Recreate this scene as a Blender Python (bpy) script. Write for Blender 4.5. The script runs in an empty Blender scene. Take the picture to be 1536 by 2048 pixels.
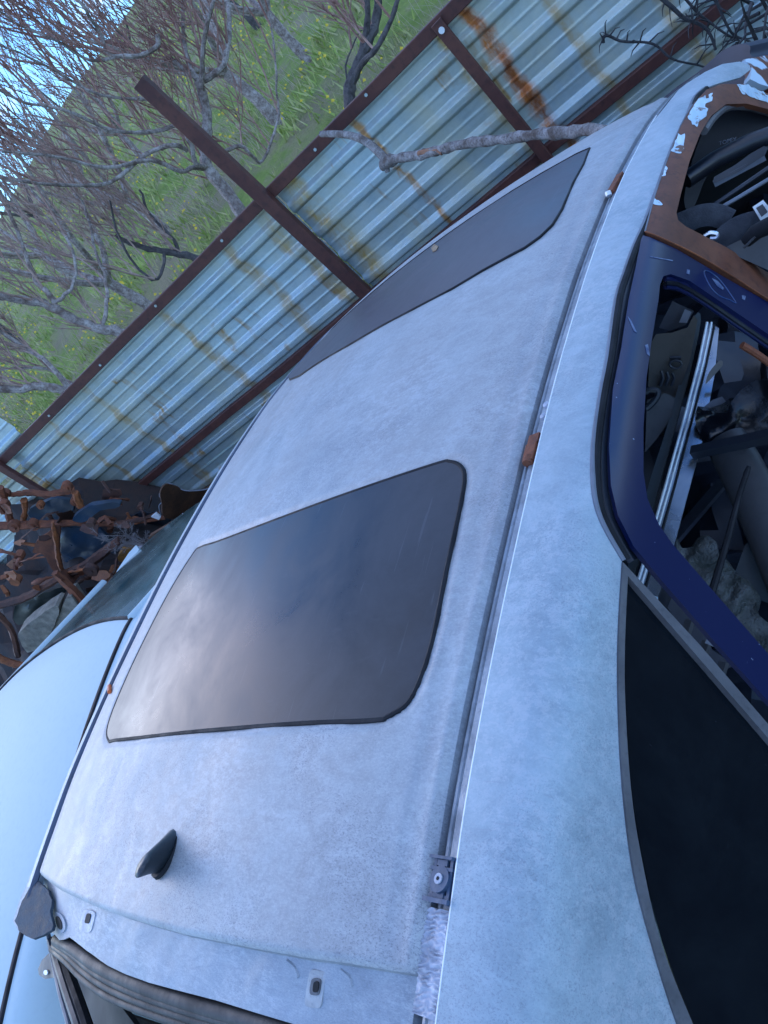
import bpy, bmesh, math, random
from mathutils import Vector, Matrix, noise
from mathutils.geometry import delaunay_2d_cdt
R = math.radians
random.seed(7)
scene = bpy.context.scene
col = scene.collection

# ---------------------------------------------------------------- camera, world, sun, exposure
F, CX, CY = 1540.0, 768.0, 1024.0                       # focal length in photo pixels, photo centre
down = Vector((3200 - CX, 2900 - CY, F)).normalized()   # vertical vanishing point -> pitch and roll
fw = Vector((0, 0, 1)); YW = (fw - down * fw.dot(down)).normalized(); ZW = -down; XW = YW.cross(ZW)
HC = 2.0                                                # eye height
CAM = Vector((0, 0, HC))
def ray(px, py):
    v = Vector((px - CX, py - CY, F)).normalized()
    return Vector((v.dot(XW), v.dot(YW), v.dot(ZW)))
cd = bpy.data.cameras.new('camera'); cam = bpy.data.objects.new('camera', cd); col.objects.link(cam)
rx = Vector((XW.x, YW.x, ZW.x)); ry = Vector((-XW.y, -YW.y, -ZW.y)); rz = Vector((-XW.z, -YW.z, -ZW.z))
cam.matrix_world = Matrix(((rx.x, ry.x, rz.x, 0), (rx.y, ry.y, rz.y, 0), (rx.z, ry.z, rz.z, HC), (0, 0, 0, 1)))
cd.sensor_fit = 'VERTICAL'; cd.sensor_height = 24; cd.lens = 24 * F / 2048
cd.clip_start = 0.05; cd.clip_end = 600
scene.camera = cam

SUN_AZ, SUN_EL = R(-34), R(17)
world = bpy.data.worlds.new('World'); scene.world = world; world.use_nodes = True
wt = world.node_tree; wt.nodes.clear()
def wn(t, **k):
    n = wt.nodes.new(t)
    for a, b in k.items(): setattr(n, a, b)
    return n
sky = wn('ShaderNodeTexSky', sky_type='NISHITA', sun_disc=False, sun_elevation=SUN_EL, sun_rotation=SUN_AZ)
sky.air_density = 1.2; sky.dust_density = .4; sky.ozone_density = 3.0
bg = wn('ShaderNodeBackground'); out = wn('ShaderNodeOutputWorld'); bg.inputs[1].default_value = 0.15
tc = wn('ShaderNodeTexCoord'); mp = wn('ShaderNodeMapping'); mp.inputs['Scale'].default_value = (1, 1, 2.6)
n1 = wn('ShaderNodeTexNoise'); n1.inputs['Scale'].default_value = 2.6; n1.inputs['Detail'].default_value = 7; n1.inputs['Roughness'].default_value = .55
cr_ = wn('ShaderNodeValToRGB'); cr_.color_ramp.elements[0].position = .47; cr_.color_ramp.elements[1].position = .70
mx = wn('ShaderNodeMixRGB'); mx.inputs[2].default_value = (7.4, 8.1, 9.0, 1)
wt.links.new(tc.outputs['Generated'], mp.inputs[0]); wt.links.new(mp.outputs[0], n1.inputs['Vector'])
wt.links.new(n1.outputs[0], cr_.inputs[0]); wt.links.new(cr_.outputs[0], mx.inputs[0])
skt = wn('ShaderNodeMixRGB', blend_type='MULTIPLY'); skt.inputs[0].default_value = 1; skt.inputs[2].default_value = (.40, .74, 1.20, 1)
wt.links.new(sky.outputs[0], skt.inputs[1]); wt.links.new(skt.outputs[0], mx.inputs[1]); tint = wn('ShaderNodeMixRGB', blend_type='MULTIPLY'); tint.inputs[0].default_value = 1; tint.inputs[2].default_value = (.97, 1.0, 1.05, 1)
wt.links.new(mx.outputs[0], tint.inputs[1]); wt.links.new(tint.outputs[0], bg.inputs[0]); wt.links.new(bg.outputs[0], out.inputs[0])

sl = bpy.data.lights.new('sun', 'SUN'); sl.energy = 0.5; sl.angle = R(40); sl.color = (1, .74, .56)
so = bpy.data.objects.new('sun', sl); col.objects.link(so)
sdir = Vector((math.sin(SUN_AZ) * math.cos(SUN_EL), math.cos(SUN_AZ) * math.cos(SUN_EL), math.sin(SUN_EL)))
so.rotation_euler = sdir.to_track_quat('Z', 'Y').to_euler(); so.location = (-2, 6, 6)
scene.view_settings.view_transform = 'Standard'; scene.view_settings.look = 'None'
scene.view_settings.gamma = 1; scene.view_settings.exposure = 1.28
scene.cycles.max_bounces = 5; scene.cycles.use_denoising = True

# ---------------------------------------------------------------- helpers
def lerp(a, b, f): return a + (b - a) * f
def interp(tab, x):
    if x <= tab[0][0]: return tab[0][1] + (x - tab[0][0]) * (tab[1][1] - tab[0][1]) / (tab[1][0] - tab[0][0])
    for (x0, y0), (x1, y1) in zip(tab, tab[1:]):
        if x <= x1:
            return y0 + (y1 - y0) * (x - x0) / (x1 - x0)
    (x0, y0), (x1, y1) = tab[-2:]
    return y1 + (x - x1) * (y1 - y0) / (x1 - x0)
def smooth_tab(tab, n=6):            # Catmull-Rom resample of a table
    pts = [Vector((x, y, 0)) for x, y in tab]
    return [(p.x, p.y) for p in spline(pts, n)]
def spline(pts, n=5, closed=False):
    pts = [Vector(p) for p in pts]
    if len(pts) < 3: return pts
    res = []; m = len(pts); segs = m if closed else m - 1
    for i in range(segs):
        if closed: p0, p1, p2, p3 = pts[(i - 1) % m], pts[i], pts[(i + 1) % m], pts[(i + 2) % m]
        else: p0, p1, p2, p3 = pts[max(i - 1, 0)], pts[i], pts[i + 1], pts[min(i + 2, m - 1)]
        for k in range(n):
            t = k / n
            res.append(0.5 * ((2 * p1) + (p2 - p0) * t + (2 * p0 - 5 * p1 + 4 * p2 - p3) * t * t + (3 * p1 - p0 - 3 * p2 + p3) * t ** 3))
    if not closed: res.append(pts[-1].copy())
    return res
class MB:
    def __init__(s): s.v = []; s.f = []
    def add(s, v, f):
        o = len(s.v); s.v += [Vector(p) for p in v]; s.f += [tuple(i + o for i in q) for q in f]; return s
    def tube(s, path, rad, n=8, caps=True, flat=1.0, up=None):
        path = [Vector(p) for p in path]; m = len(path)
        if not hasattr(rad, '__len__'): rad = [rad] * m
        v = []; f = []; prev = None
        for i, p in enumerate(path):
            d = (path[min(i + 1, m - 1)] - path[max(i - 1, 0)])
            d = d.normalized() if d.length > 1e-9 else Vector((0, 0, 1))
            if prev is None:
                u = Vector(up) if up else (Vector((0, 0, 1)) if abs(d.z) < .9 else Vector((1, 0, 0)))
                u = (u - d * u.dot(d)).normalized()
            else: u = (prev - d * prev.dot(d)).normalized()
            prev = u; w = d.cross(u)
            for k in range(n):
                a = 2 * math.pi * k / n
                v.append(p + (w * math.cos(a) + u * math.sin(a) * flat) * rad[i])
        for i in range(m - 1):
            for k in range(n):
                f.append((i * n + k, i * n + (k + 1) % n, (i + 1) * n + (k + 1) % n, (i + 1) * n + k))
        if caps: f.append(tuple(range(n))[::-1]); f.append(tuple((m - 1) * n + k for k in range(n)))
        return s.add(v, f)
    def bar(s, p, q, w, h, up=(0, 0, 1)):      # a rectangular bar from p to q
        p = Vector(p); q = Vector(q); d = (q - p).normalized(); u = Vector(up); u = (u - d * u.dot(d)).normalized(); x = d.cross(u)
        v = [c + x * a * w / 2 + u * b * h / 2 for c in (p, q) for a, b in ((-1, -1), (1, -1), (1, 1), (-1, 1))]
        return s.add(v, [(3, 2, 1, 0), (4, 5, 6, 7), (0, 1, 5, 4), (1, 2, 6, 5), (2, 3, 7, 6), (3, 0, 4, 7)])
    def build(s, name, mat, parent=None, smooth=True, ang=40, origin=None):
        me = bpy.data.meshes.new(name)
        off = Vector((0, 0, 0))
        if parent is not None and parent.get('_off') is not None: off = Vector(parent['_off'])
        o = bpy.data.objects.new(name, me)
        if parent is None:
            if origin is None:
                mn = Vector([min(p[i] for p in s.v) for i in range(3)]); mxx = Vector([max(p[i] for p in s.v) for i in range(3)])
                off = (mn + mxx) / 2; off.z = mn.z
            else: off = Vector(origin)
            o.location = off
        me.from_pydata([tuple(p - off) for p in s.v], [], s.f); me.validate(); me.update()
        if smooth:
            me.polygons.foreach_set('use_smooth', [True] * len(me.polygons))
            me.set_sharp_from_angle(angle=R(ang))
        if mat: me.materials.append(mat)
        col.objects.link(o)
        if parent is not None: o.parent = parent
        if parent is not None and parent.get('_off') is not None: pass
        return o
def tag(o, label=None, cat=None, group=None, kind=None):
    if label: o['label'] = label
    if cat: o['category'] = cat
    if group: o['group'] = group
    if kind: o['kind'] = kind
    return o
def thing(name, loc, label, cat, group=None, rotz=0):
    """an Empty at the thing's base; children given in world coordinates get shifted by _off"""
    o = bpy.data.objects.new(name, None); col.objects.link(o); o.location = loc; o.rotation_euler = (0, 0, rotz)
    o.empty_display_size = .1
    tag(o, label, cat, group)
    if rotz == 0: o['_off'] = tuple(loc)
    return o
def sub(o, parent):                        # children of a part in the same space as the part
    if parent.parent is not None and parent.parent.get('_off') is not None: parent['_off'] = tuple(parent.parent['_off'])
    return parent
def inside(p, poly):
    x, y = p; c = False; n = len(poly)
    for i in range(n):
        x0, y0 = poly[i]; x1, y1 = poly[i - 1]
        if (y0 > y) != (y1 > y) and x < (x1 - x0) * (y - y0) / (y1 - y0) + x0: c = not c
    return c
def densify(poly, step):
    res = []
    for i in range(len(poly)):
        a, b = Vector(poly[i]), Vector(poly[(i + 1) % len(poly)])
        n = max(1, int((b - a).length / step))
        for k in range(n): res.append(tuple(a.lerp(b, k / n)))
    return res
def sheet(poly, hit, thick, cell=18, view=None, bulge=None):
    """a polygon given as outline points (u,v) -> a solid plate lying on the surface hit(u,v)"""
    poly = densify([tuple(p) for p in poly], cell)
    xs = [p[0] for p in poly]; ys = [p[1] for p in poly]
    pts = [Vector(p) for p in poly]; n = len(pts); m = cell * .45
    x = min(xs) + cell / 2
    while x < max(xs):
        y = min(ys) + cell / 2
        while y < max(ys):
            if inside((x, y), poly) and min((Vector((x, y)) - Vector(q)).length for q in poly) > m: pts.append(Vector((x, y)))
            y += cell
        x += cell
    r = delaunay_2d_cdt([Vector((p[0], p[1])) for p in pts], [(i, (i + 1) % n) for i in range(n)], [], 0, 1e-6)
    vs, fs = r[0], r[2]
    fs = [f for f in fs if inside((sum(vs[i].x for i in f) / 3, sum(vs[i].y for i in f) / 3), poly)]
    V3 = [Vector(hit(v.x, v.y)) for v in vs]
    bm = bmesh.new(); bv = [bm.verts.new(p) for p in V3]
    for f in fs:
        try: bm.faces.new([bv[i] for i in f])
        except ValueError: pass
    for v in list(bm.verts):
        if not v.link_faces: bm.verts.remove(v)
    bm.normal_update()
    vw = Vector(view) if view is not None else CAM
    sgn = sum(f.normal.dot(vw - f.calc_center_median()) * f.calc_area() for f in bm.faces)
    if sgn < 0: bmesh.ops.reverse_faces(bm, faces=bm.faces[:])
    bm.normal_update()
    if thick > 0:
        top = list(bm.verts); nr = {v: v.normal.copy() for v in top}; lower = {v: bm.verts.new(v.co - nr[v] * thick) for v in top}
        faces = list(bm.faces); be = [e for e in bm.edges if len(e.link_faces) == 1]
        for f in faces: bm.faces.new([lower[v] for v in reversed(f.verts)])
        for e in be:
            l = e.link_loops[0]; a, b = l.vert, l.link_loop_next.vert
            bm.faces.new([b, a, lower[a], lower[b]])
    bm.verts.index_update()
    mb = MB(); mb.v = [v.co.copy() for v in bm.verts]; mb.f = [tuple(v.index for v in f.verts) for f in bm.faces]; bm.free()
    return mb

# ---------------------------------------------------------------- materials (procedural)
MATS = {}
class NT:
    def __init__(s, name):
        s.m = bpy.data.materials.new(name); s.m.use_nodes = True; s.t = s.m.node_tree
        s.b = s.t.nodes['Principled BSDF']; s.tc = s.t.nodes.new('ShaderNodeTexCoord')
    def n(s, t, **k):
        x = s.t.nodes.new(t)
        for a, b in k.items(): setattr(x, a, b)
        return x
    def l(s, a, b): s.t.links.new(a, b)
    def noise(s, scale, detail=4, rough=.55, stretch=None, loc=(0, 0, 0), dist=0, coord='Object'):
        mp = s.n('ShaderNodeMapping'); mp.inputs['Scale'].default_value = stretch or (1, 1, 1); mp.inputs['Location'].default_value = loc
        s.l(s.tc.outputs[coord], mp.inputs[0])
        x = s.n('ShaderNodeTexNoise'); x.inputs['Scale'].default_value = scale; x.inputs['Detail'].default_value = detail
        x.inputs['Roughness'].default_value = rough; x.inputs['Distortion'].default_value = dist; s.l(mp.outputs[0], x.inputs['Vector'])
        return x.outputs[0]
    def ramp(s, fac, a, b, ca=0., cb=1.):
        r = s.n('ShaderNodeMapRange'); r.inputs[1].default_value = a; r.inputs[2].default_value = b
        r.inputs[3].default_value = ca; r.inputs[4].default_value = cb; s.l(fac, r.inputs[0]); return r.outputs[0]
    def mix(s, fac, a, b):
        x = s.n('ShaderNodeMixRGB')
        for i, q in ((1, a), (2, b)):
            if hasattr(q, 'default_value') or hasattr(q, 'links'): s.l(q, x.inputs[i])
            else: x.inputs[i].default_value = (*q, 1)
        if isinstance(fac, (int, float)): x.inputs[0].default_value = fac
        else: s.l(fac, x.inputs[0])
        return x.outputs[0]
    def math(s, op, a, b=None, clamp=False):
        x = s.n('ShaderNodeMath', operation=op, use_clamp=clamp)
        for i, q in enumerate((a, b)):
            if q is None: continue
            if isinstance(q, (int, float)): x.inputs[i].default_value = q
            else: s.l(q, x.inputs[i])
        return x.outputs[0]
    def xyz(s):
        x = s.n('ShaderNodeSeparateXYZ'); s.l(s.tc.outputs['Object'], x.inputs[0]); return x.outputs
    def bump(s, h, strength=.3, dist=.002):
        x = s.n('ShaderNodeBump'); x.inputs['Strength'].default_value = strength; x.inputs['Distance'].default_value = dist
        s.l(h, x.inputs['Height']); s.l(x.outputs[0], s.b.inputs['Normal'])
    def set(s, color=None, rough=None, metal=None, spec=None, coat=None):
        for nm, q in (('Base Color', color), ('Roughness', rough), ('Metallic', metal), ('Specular IOR Level', spec), ('Coat Weight', coat)):
            if q is None: continue
            if isinstance(q, tuple): s.b.inputs[nm].default_value = (*q, 1)
            elif isinstance(q, (int, float)): s.b.inputs[nm].default_value = q
            else: s.l(q, s.b.inputs[nm])
        return s
def simple(name, c, rough=.5, metal=0., var=.35, scale=14, bump=.15, c2=None, spec=.5):
    n = NT(name); a = n.noise(scale, 6)
    c2 = c2 or tuple(x * (1 - var) for x in c)
    f = n.ramp(a, .35, .68)
    d = n.noise(scale * 7, 3)
    colr = n.mix(n.ramp(d, .55, .75, 0, .4), n.mix(f, c, c2), tuple(x * .5 for x in c2))
    n.set(colr, n.ramp(a, .3, .7, max(rough - .1, .05), min(rough + .15, 1)), metal, spec)
    if bump: n.bump(d, bump, .003)
    MATS[name] = n.m; return n.m

def silver(name, tan=.5, streak=(1, 3, 1), c1=(.40, .44, .52), c2=(.52, .55, .62), speck=.6, chalky=.65, salty=.26):
    c1 = tuple(x * .58 for x in c1); c2 = tuple(x * .655 for x in c2)
    n = NT(name)
    big = n.noise(2.3, 5, .6, loc=(3, 1, 0)); mid = n.noise(9, 8, .75, dist=.6); fine = n.noise(330, 3, .75, stretch=streak)
    cloud = n.noise(60, 8, .8, stretch=streak, loc=(1, 7, 2)); flow = n.noise(26, 6, .7, stretch=(1, .45, 1), dist=1.2, loc=(4, 4, 4))
    base = n.mix(n.ramp(mid, .36, .62), c1, c2)
    base = n.mix(n.math('MULTIPLY', n.ramp(big, .40, .62), tan, True), base, (.30, .29, .29))
    base = n.mix(n.ramp(flow, .42, .66, 0, .30), base, tuple(min(1, x * 1.35) for x in c2))
    chalk = n.math('MULTIPLY', n.ramp(cloud, .49, .55), n.ramp(n.noise(4, 6, .65, loc=(9, 2, 4)), .40, .56))
    base = n.mix(n.math('MULTIPLY', chalk, chalky), base, (.46, .50, .55))
    X = n.xyz(); rear_ = n.math('MULTIPLY', n.ramp(X[0], .15, -.15, 0, .07), 1.0)
    zn = n.math('ADD', n.noise(3.5, 7, .72, loc=(5, 5, 0)), rear_); zone = n.ramp(zn, .47, .60)
    grime = n.math('MULTIPLY', n.ramp(X[1], .10, .0, 0, 1), n.ramp(n.noise(20, 6, .7, stretch=(.5, 1, 1)), .40, .62)) if 'roof' in name else None
    if grime is not None: base = n.mix(n.math('MULTIPLY', grime, .5), base, (.19, .20, .235))
    dirt = n.math('MULTIPLY', n.ramp(fine, .54, .60), zone)
    base = n.mix(n.math('MULTIPLY', dirt, speck), base, (.12, .13, .17))
    pit = n.math('MULTIPLY', n.ramp(n.noise(130, 5, .7, stretch=(streak[0], streak[1] * .4, 1), loc=(2, 8, 1), dist=.8), .64, .70), n.ramp(n.math('ADD', n.noise(3.1, 6, .7, loc=(1, 5, 7)), rear_), .48, .60))
    base = n.mix(n.math('MULTIPLY', pit, .6), base, (.16, .165, .20))
    scr = n.math('MULTIPLY', n.ramp(n.noise(30, 2, .5, stretch=(6, .35, 1), loc=(2, 2, 2)), .69, .71), n.ramp(n.noise(2, 2, loc=(8, 3, 0)), .5, .6))
    base = n.mix(n.math('MULTIPLY', scr, .25), base, (.25, .27, .32))
    salt = n.noise(230, 3, .8, stretch=streak, loc=(4, 2, 2)); base = n.mix(n.ramp(salt, .50, .70, 0, salty), base, (.52, .56, .60)); base = n.mix(n.ramp(salt, .46, .30, 0, salty), base, (.17, .19, .22))
    n.set(base, n.ramp(mid, .3, .7, .42, .62), .2, .35)
    n.bump(cloud, .2, .002)
    return n.m
M_ROOF = silver('weathered_silver_roof', tan=.5, streak=(1.6, .8, 1), c1=(.40, .455, .50), c2=(.50, .56, .60), chalky=.35)
M_SIDE = silver('weathered_silver_side', tan=.05, streak=(1.5, 1, 1.5), c1=(.40, .52, .60), c2=(.49, .61, .69), speck=.35, chalky=.35, salty=.14)
M_CHAN = silver('weathered_silver_channel', tan=.1, streak=(3, 1, 1), c1=(.36, .43, .51), c2=(.45, .52, .60), speck=.3)
M_CAR2 = NT('pale_blue_paint')
_a = M_CAR2.noise(2.0, 4, .5); _d = M_CAR2.noise(60, 6, .7)
M_CAR2.set(M_CAR2.mix(M_CAR2.ramp(_d, .5, .8, 0, .25), M_CAR2.mix(_a, (.41, .53, .58), (.46, .58, .62)), (.30, .38, .42)), M_CAR2.ramp(_d, .3, .7, .55, .65), 0., .25, .0)
M_CAR2 = M_CAR2.m
def glass(name, base, dust, rough):
    n = NT(name)
    d1 = n.noise(6, 8, .7, dist=.4); d2 = n.noise(70, 4, .7, stretch=(1, .25, 1))
    scr = n.ramp(n.noise(26, 2, .4, stretch=(.35, 7, 1), dist=.3), .70, .73)
    scr2 = n.ramp(n.noise(40, 3, .6, stretch=(5, .4, 1), dist=1.5, loc=(4, 0, 0)), .73, .76)
    m = n.math('MULTIPLY', n.ramp(d1, .38, .7), .8)
    c = n.mix(m, base, dust)
    c = n.mix(n.math('MULTIPLY', n.ramp(d2, .6, .7), .3), c, dust)
    c = n.mix(n.math('MULTIPLY', n.math('MAXIMUM', scr, scr2), .10), c, (.20, .22, .26))
    n.set(c, n.ramp(d1, .3, .7, rough, rough + .18), 0., .30)
    n.bump(d2, .04, .001); return n.m
M_SUN = glass('dusty_tinted_glass', (.012, .015, .023), (.040, .044, .056), .24)
M_FGL = glass('dusty_front_glass', (.052, .050, .066), (.072, .070, .088), .30)
M_QGL = glass('dark_side_glass', (.001, .003, .006), (.005, .009, .013), .06)
M_GREEN = simple('green_windscreen_glass', (.03, .07, .075), .18, 0, .5, 5, .1, (.06, .09, .085))
M_RUB = simple('grey_brown_rubber', (.045, .044, .045), .6, 0, .5, 12, .3)
M_BLK = simple('black_rubber', (.010, .012, .017), .65, 0, .4, 20, .2, spec=.25)
M_BLKP = simple('black_plastic', (.006, .009, .016), .38, 0, .5, 9, .2, (.012, .018, .03))
M_VOID = simple('dark_lining', (.004, .006, .010), .8, 0, .4, 6, .3)
M_TRIM = simple('grey_window_trim', (.12, .125, .14), .5, .1, .35, 22, .3)
M_DITCH = simple('ditch_moulding', (.26, .30, .35), .4, .3, .4, 30, .3)
M_EDGE = simple('bare_bright_edge', (.68, .74, .78), .4, .2, .1, 20, 0)
def rust(name, c1=(.11, .036, .02), c2=(.20, .065, .03), c3=(.05, .022, .016), paint=None, rough=.75, scale=9):
    n = NT(name); a = n.noise(scale, 8, .65, dist=.3); b = n.noise(scale * 6, 5, .7)
    c = n.mix(n.ramp(a, .38, .62), c1, c2); c = n.mix(n.ramp(b, .5, .72, 0, .8), c, c3)
    if paint: paint(n, c)
    else: n.set(c, rough, .1); n.bump(b, .5, .004)
    return n.m
M_RUST = rust('rust'); M_RUST2 = rust('orange_rust', (.16, .052, .022), (.30, .10, .035))
M_RUSTD = rust('dark_rust', (.05, .024, .02), (.10, .04, .025), (.02, .012, .012))
M_RAIL = rust('oxide_painted_steel', (.065, .020, .017), (.10, .034, .024), (.03, .012, .012), rough=.6, scale=6)
M_RDOOR = None
M_BLUE = NT('navy_door_paint')
_s = M_BLUE.ramp(M_BLUE.noise(36, 3, .6, stretch=(1, .3, 3), dist=2.0), .735, .76); _b = M_BLUE.noise(3, 4)
_sp = M_BLUE.ramp(M_BLUE.noise(120, 2, .5), .76, .79)
M_BLUE.set(M_BLUE.mix(M_BLUE.math('MAXIMUM', _s, _sp), M_BLUE.mix(_b, (.0015, .006, .040), (.003, .010, .062)), (.30, .38, .55)), .30, 0., .5, .0)
M_BLUE.bump(M_BLUE.noise(40, 4), .05, .002); M_BLUE = M_BLUE.m
M_BLUESC = simple('dark_blue_scrap_paint', (.010, .04, .085), .35, 0, .6, 6, .3, (.03, .045, .06))
M_CHROME = NT('polished_sill_strip')
_c = M_CHROME.noise(40, 4, .6, stretch=(.3, 1, 1)); M_CHROME.set(M_CHROME.mix(_c, (.42, .50, .60), (.62, .68, .76)), M_CHROME.ramp(M_CHROME.noise(7, 4), .35, .65, .12, .4), .9)
M_CHROME = M_CHROME.m
M_GREY = simple('grey_trim_plastic', (.055, .06, .07), .55, 0, .3, 7, .25)
M_LGREY = simple('light_grey_plastic', (.15, .175, .22), .5, 0, .25, 7, .2)
M_SLATE = simple('slate_plastic', (.022, .029, .044), .45, 0, .4, 7, .2)
M_CRUMP = simple('crumpled_foil_backing', (.055, .065, .068), .45, .35, .7, 26, 1.0, (.018, .022, .022))
M_STONE = simple('pale_foam_block', (.27, .26, .22), .9, 0, .5, 22, 1.0)
M_BROWN = simple('brown_board', (.16, .085, .055), .7, 0, .35, 6, .3)
M_STRAP = simple('grey_webbing', (.028, .036, .052), .7, 0, .3, 60, .4)
M_SEALANT = simple('dried_sealant', (.42, .46, .55), .5, .1, .35, 30, .4)

# ================================================================ GROUND, HILLSIDE
NF = Vector((math.sin(R(35)), math.cos(R(35)), 0)); AF = Vector((-NF.y, NF.x, 0))    # fence normal / along
DF = 3.4
def FP(px, py, D=DF):                       # point on a vertical plane parallel to the fence
    r = ray(px, py); return CAM + r * (D / r.dot(NF))
def terrain(x, y):
    d = x * NF.x + y * NF.y; a = x * AF.x + y * AF.y
    if d < 3.55: return 0.0
    w = min(1, (d - 3.55) / .7); dd = d - 3.6
    z = .55 + .05 * min(a, 8) + .135 * dd + .25 * noise.noise((x * .3, y * .3, 0)) + .07 * noise.noise((x * 1.1, y * 1.1, 3)) + 1.2 * noise.noise((x * .04, y * .04, 5)) * min(1, dd / 25)
    if d > 85: z -= (d - 85) * .4
    return w * z
def axis(lo, hi, near, far, c=4.):
    v = []; x = c
    while x < hi: v.append(x); x += lerp(near, far, min(1, (x - c) / 60))
    v.append(hi); x = c
    while x > lo: x -= lerp(near, far, min(1, (c - x) / 60)); v.append(max(x, lo))
    return sorted(set(v))
mb = MB(); da = axis(3.6, 130, .18, 4, 3.6); aa = axis(-60, 90, .3, 4, 2.)
for d in da:
    for a in aa:
        p = NF * d + AF * a; mb.v.append(Vector((p.x, p.y, terrain(p.x, p.y))))
for i in range(len(da) - 1):
    for j in range(len(aa) - 1):
        k = i * len(aa) + j; mb.f.append((k, k + 1, k + 1 + len(aa), k + len(aa)))
n = NT('hillside_grass')
g1 = n.noise(.55, 6, .6); g2 = n.noise(5, 6, .7); g3 = n.noise(40, 4, .7); g4 = n.noise(1.6, 5, .6, loc=(7, 0, 0))
c = n.mix(n.ramp(g2, .35, .65), (.15, .24, .05), (.26, .34, .09))
c = n.mix(n.ramp(g4, .48, .60), c, (.27, .25, .15)); c = n.mix(n.ramp(g1, .50, .62), c, (.28, .25, .16))
c = n.mix(n.ramp(g3, .45, .7, 0, .5), c, (.10, .11, .05))
n.set(c, .95, 0., .2); n.bump(g3, .8, .05)
hill = mb.build('hillside', n.m, origin=(0, 0, 0)); tag(hill, 'green and brown grassy hillside rising behind the fence', kind='structure')
mb = MB(); mb.add([(-60, -60, 0), (60, -60, 0), (60, 60, 0), (-60, 60, 0)], [(0, 1, 2, 3)])
n = NT('yard_dirt'); g = n.noise(3, 8, .7); n.set(n.mix(g, (.05, .045, .035), (.13, .115, .09)), .95); n.bump(n.noise(30, 6), .8, .02)
yard = mb.build('ground', n.m, origin=(0, 0, 0), smooth=False); tag(yard, kind='structure')
for v in yard.data.vertices: v.co.z -= .004

def on_terrain(px, py, dmax=100):
    r = ray(px, py); t = 3.8
    while t < dmax:
        p = CAM + r * t
        if p.x * NF.x + p.y * NF.y > 3.7 and p.z < terrain(p.x, p.y): return p
        t += .05 + t * .01
    return CAM + r * dmax
# grass blades and flowers (uncountable)
gb = MB(); fb = MB(); rnd = random.Random(3)
for i in range(60000):
    D = 3.7 + 22 * rnd.random() ** 1.7; A = rnd.uniform(-D * .55 - 1, D * 1.0 + 2)
    p = NF * D + AF * A; nz = noise.noise((p.x * .9, p.y * .9, 9))
    if nz < -.02 and rnd.random() < .9: continue
    z = terrain(p.x, p.y); h = rnd.uniform(.04, .12) * (1 + D * .04); w = h * rnd.uniform(.05, .10) * (1 + D * .05)
    a = rnd.uniform(0, 6.28); dx, dy = math.cos(a), math.sin(a); b = rnd.uniform(0, 6.28); lx, ly = math.cos(b) * h * .6, math.sin(b) * h * .6
    gb.add([(p.x - dx * w, p.y - dy * w, z - .01), (p.x + dx * w, p.y + dy * w, z - .01), (p.x + lx, p.y + ly, z + h)], [(0, 1, 2)])
    if nz > .0 and rnd.random() < .10:
        s = rnd.uniform(.007, .015) * (1 + D * .05); c0 = Vector((p.x, p.y, z + h * 1.5))
        fb.add([c0 + Vector((s, 0, 0)), c0 + Vector((0, s, s * .5)), c0 + Vector((-s, 0, 0)), c0 + Vector((0, -s, -s * .5)), c0 + Vector((0, 0, s))], [(0, 1, 4), (1, 2, 4), (2, 3, 4), (3, 0, 4), (3, 2, 1, 0)])
sb = MB()
for i in range(16000):
    D = 4.2 + 30 * rnd.random() ** 1.5; A = rnd.uniform(-D * .5, D * 1.05 + 1); p = NF * D + AF * A
    if noise.noise((p.x * .5, p.y * .5, 3)) < .02: continue
    z = terrain(p.x, p.y); h = rnd.uniform(.10, .38) * (1 + D * .02); l = Vector((rnd.uniform(-1, 1), rnd.uniform(-1, 1), 0)) * h * .7; b0 = Vector((p.x, p.y, z - .02)); m_ = b0 + l * .4 + Vector((0, 0, h * .6)); e_ = b0 + l + Vector((0, 0, h)); w = Vector((.0016, .0016, 0)) * (1 + D * .12)
    sb.add([b0 - w, b0 + w, m_ + w * .7, m_ - w * .7, e_], [(0, 1, 2, 3), (3, 2, 4)])
tag(sb.build('scrub', simple('dry_scrub', (.34, .26, .20), .8, 0, .4, 3, 0, (.46, .40, .33)), smooth=False, origin=(0, 0, 0)), 'dry brown scrub stems scattered over the hillside', kind='stuff')
n = NT('grass_blades'); a = n.noise(1.3, 4); b = n.noise(9, 2)
n.set(n.mix(n.ramp(b, .4, .65), n.mix(n.ramp(a, .35, .65), (.20, .31, .06), (.32, .42, .10)), (.42, .40, .20)), .7, 0, .3)
tag(gb.build('grass', n.m, smooth=False, origin=(0, 0, 0)), 'green grass tufts growing over the hillside behind the fence', kind='stuff')
tag(fb.build('wildflowers', simple('yellow_petals', (.65, .50, .03), .6, 0, .2, 5, 0), smooth=False, origin=(0, 0, 0)), 'small yellow wildflowers scattered in the hillside grass', kind='stuff')

# ================================================================ FENCE
SL = .05                                       # the fence climbs gently to the left
ZT = 1.545
def rail_z(a, lo=0): return ZT + SL * a - lo
fence = thing('corrugated_fence', tuple(NF * (DF + .05)), 'galvanised corrugated metal fence with brown angle rails and rust streaks behind the silver car', 'fence')
fence.rotation_euler = (0, 0, math.atan2(AF.y, AF.x)); del fence['_off']
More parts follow.
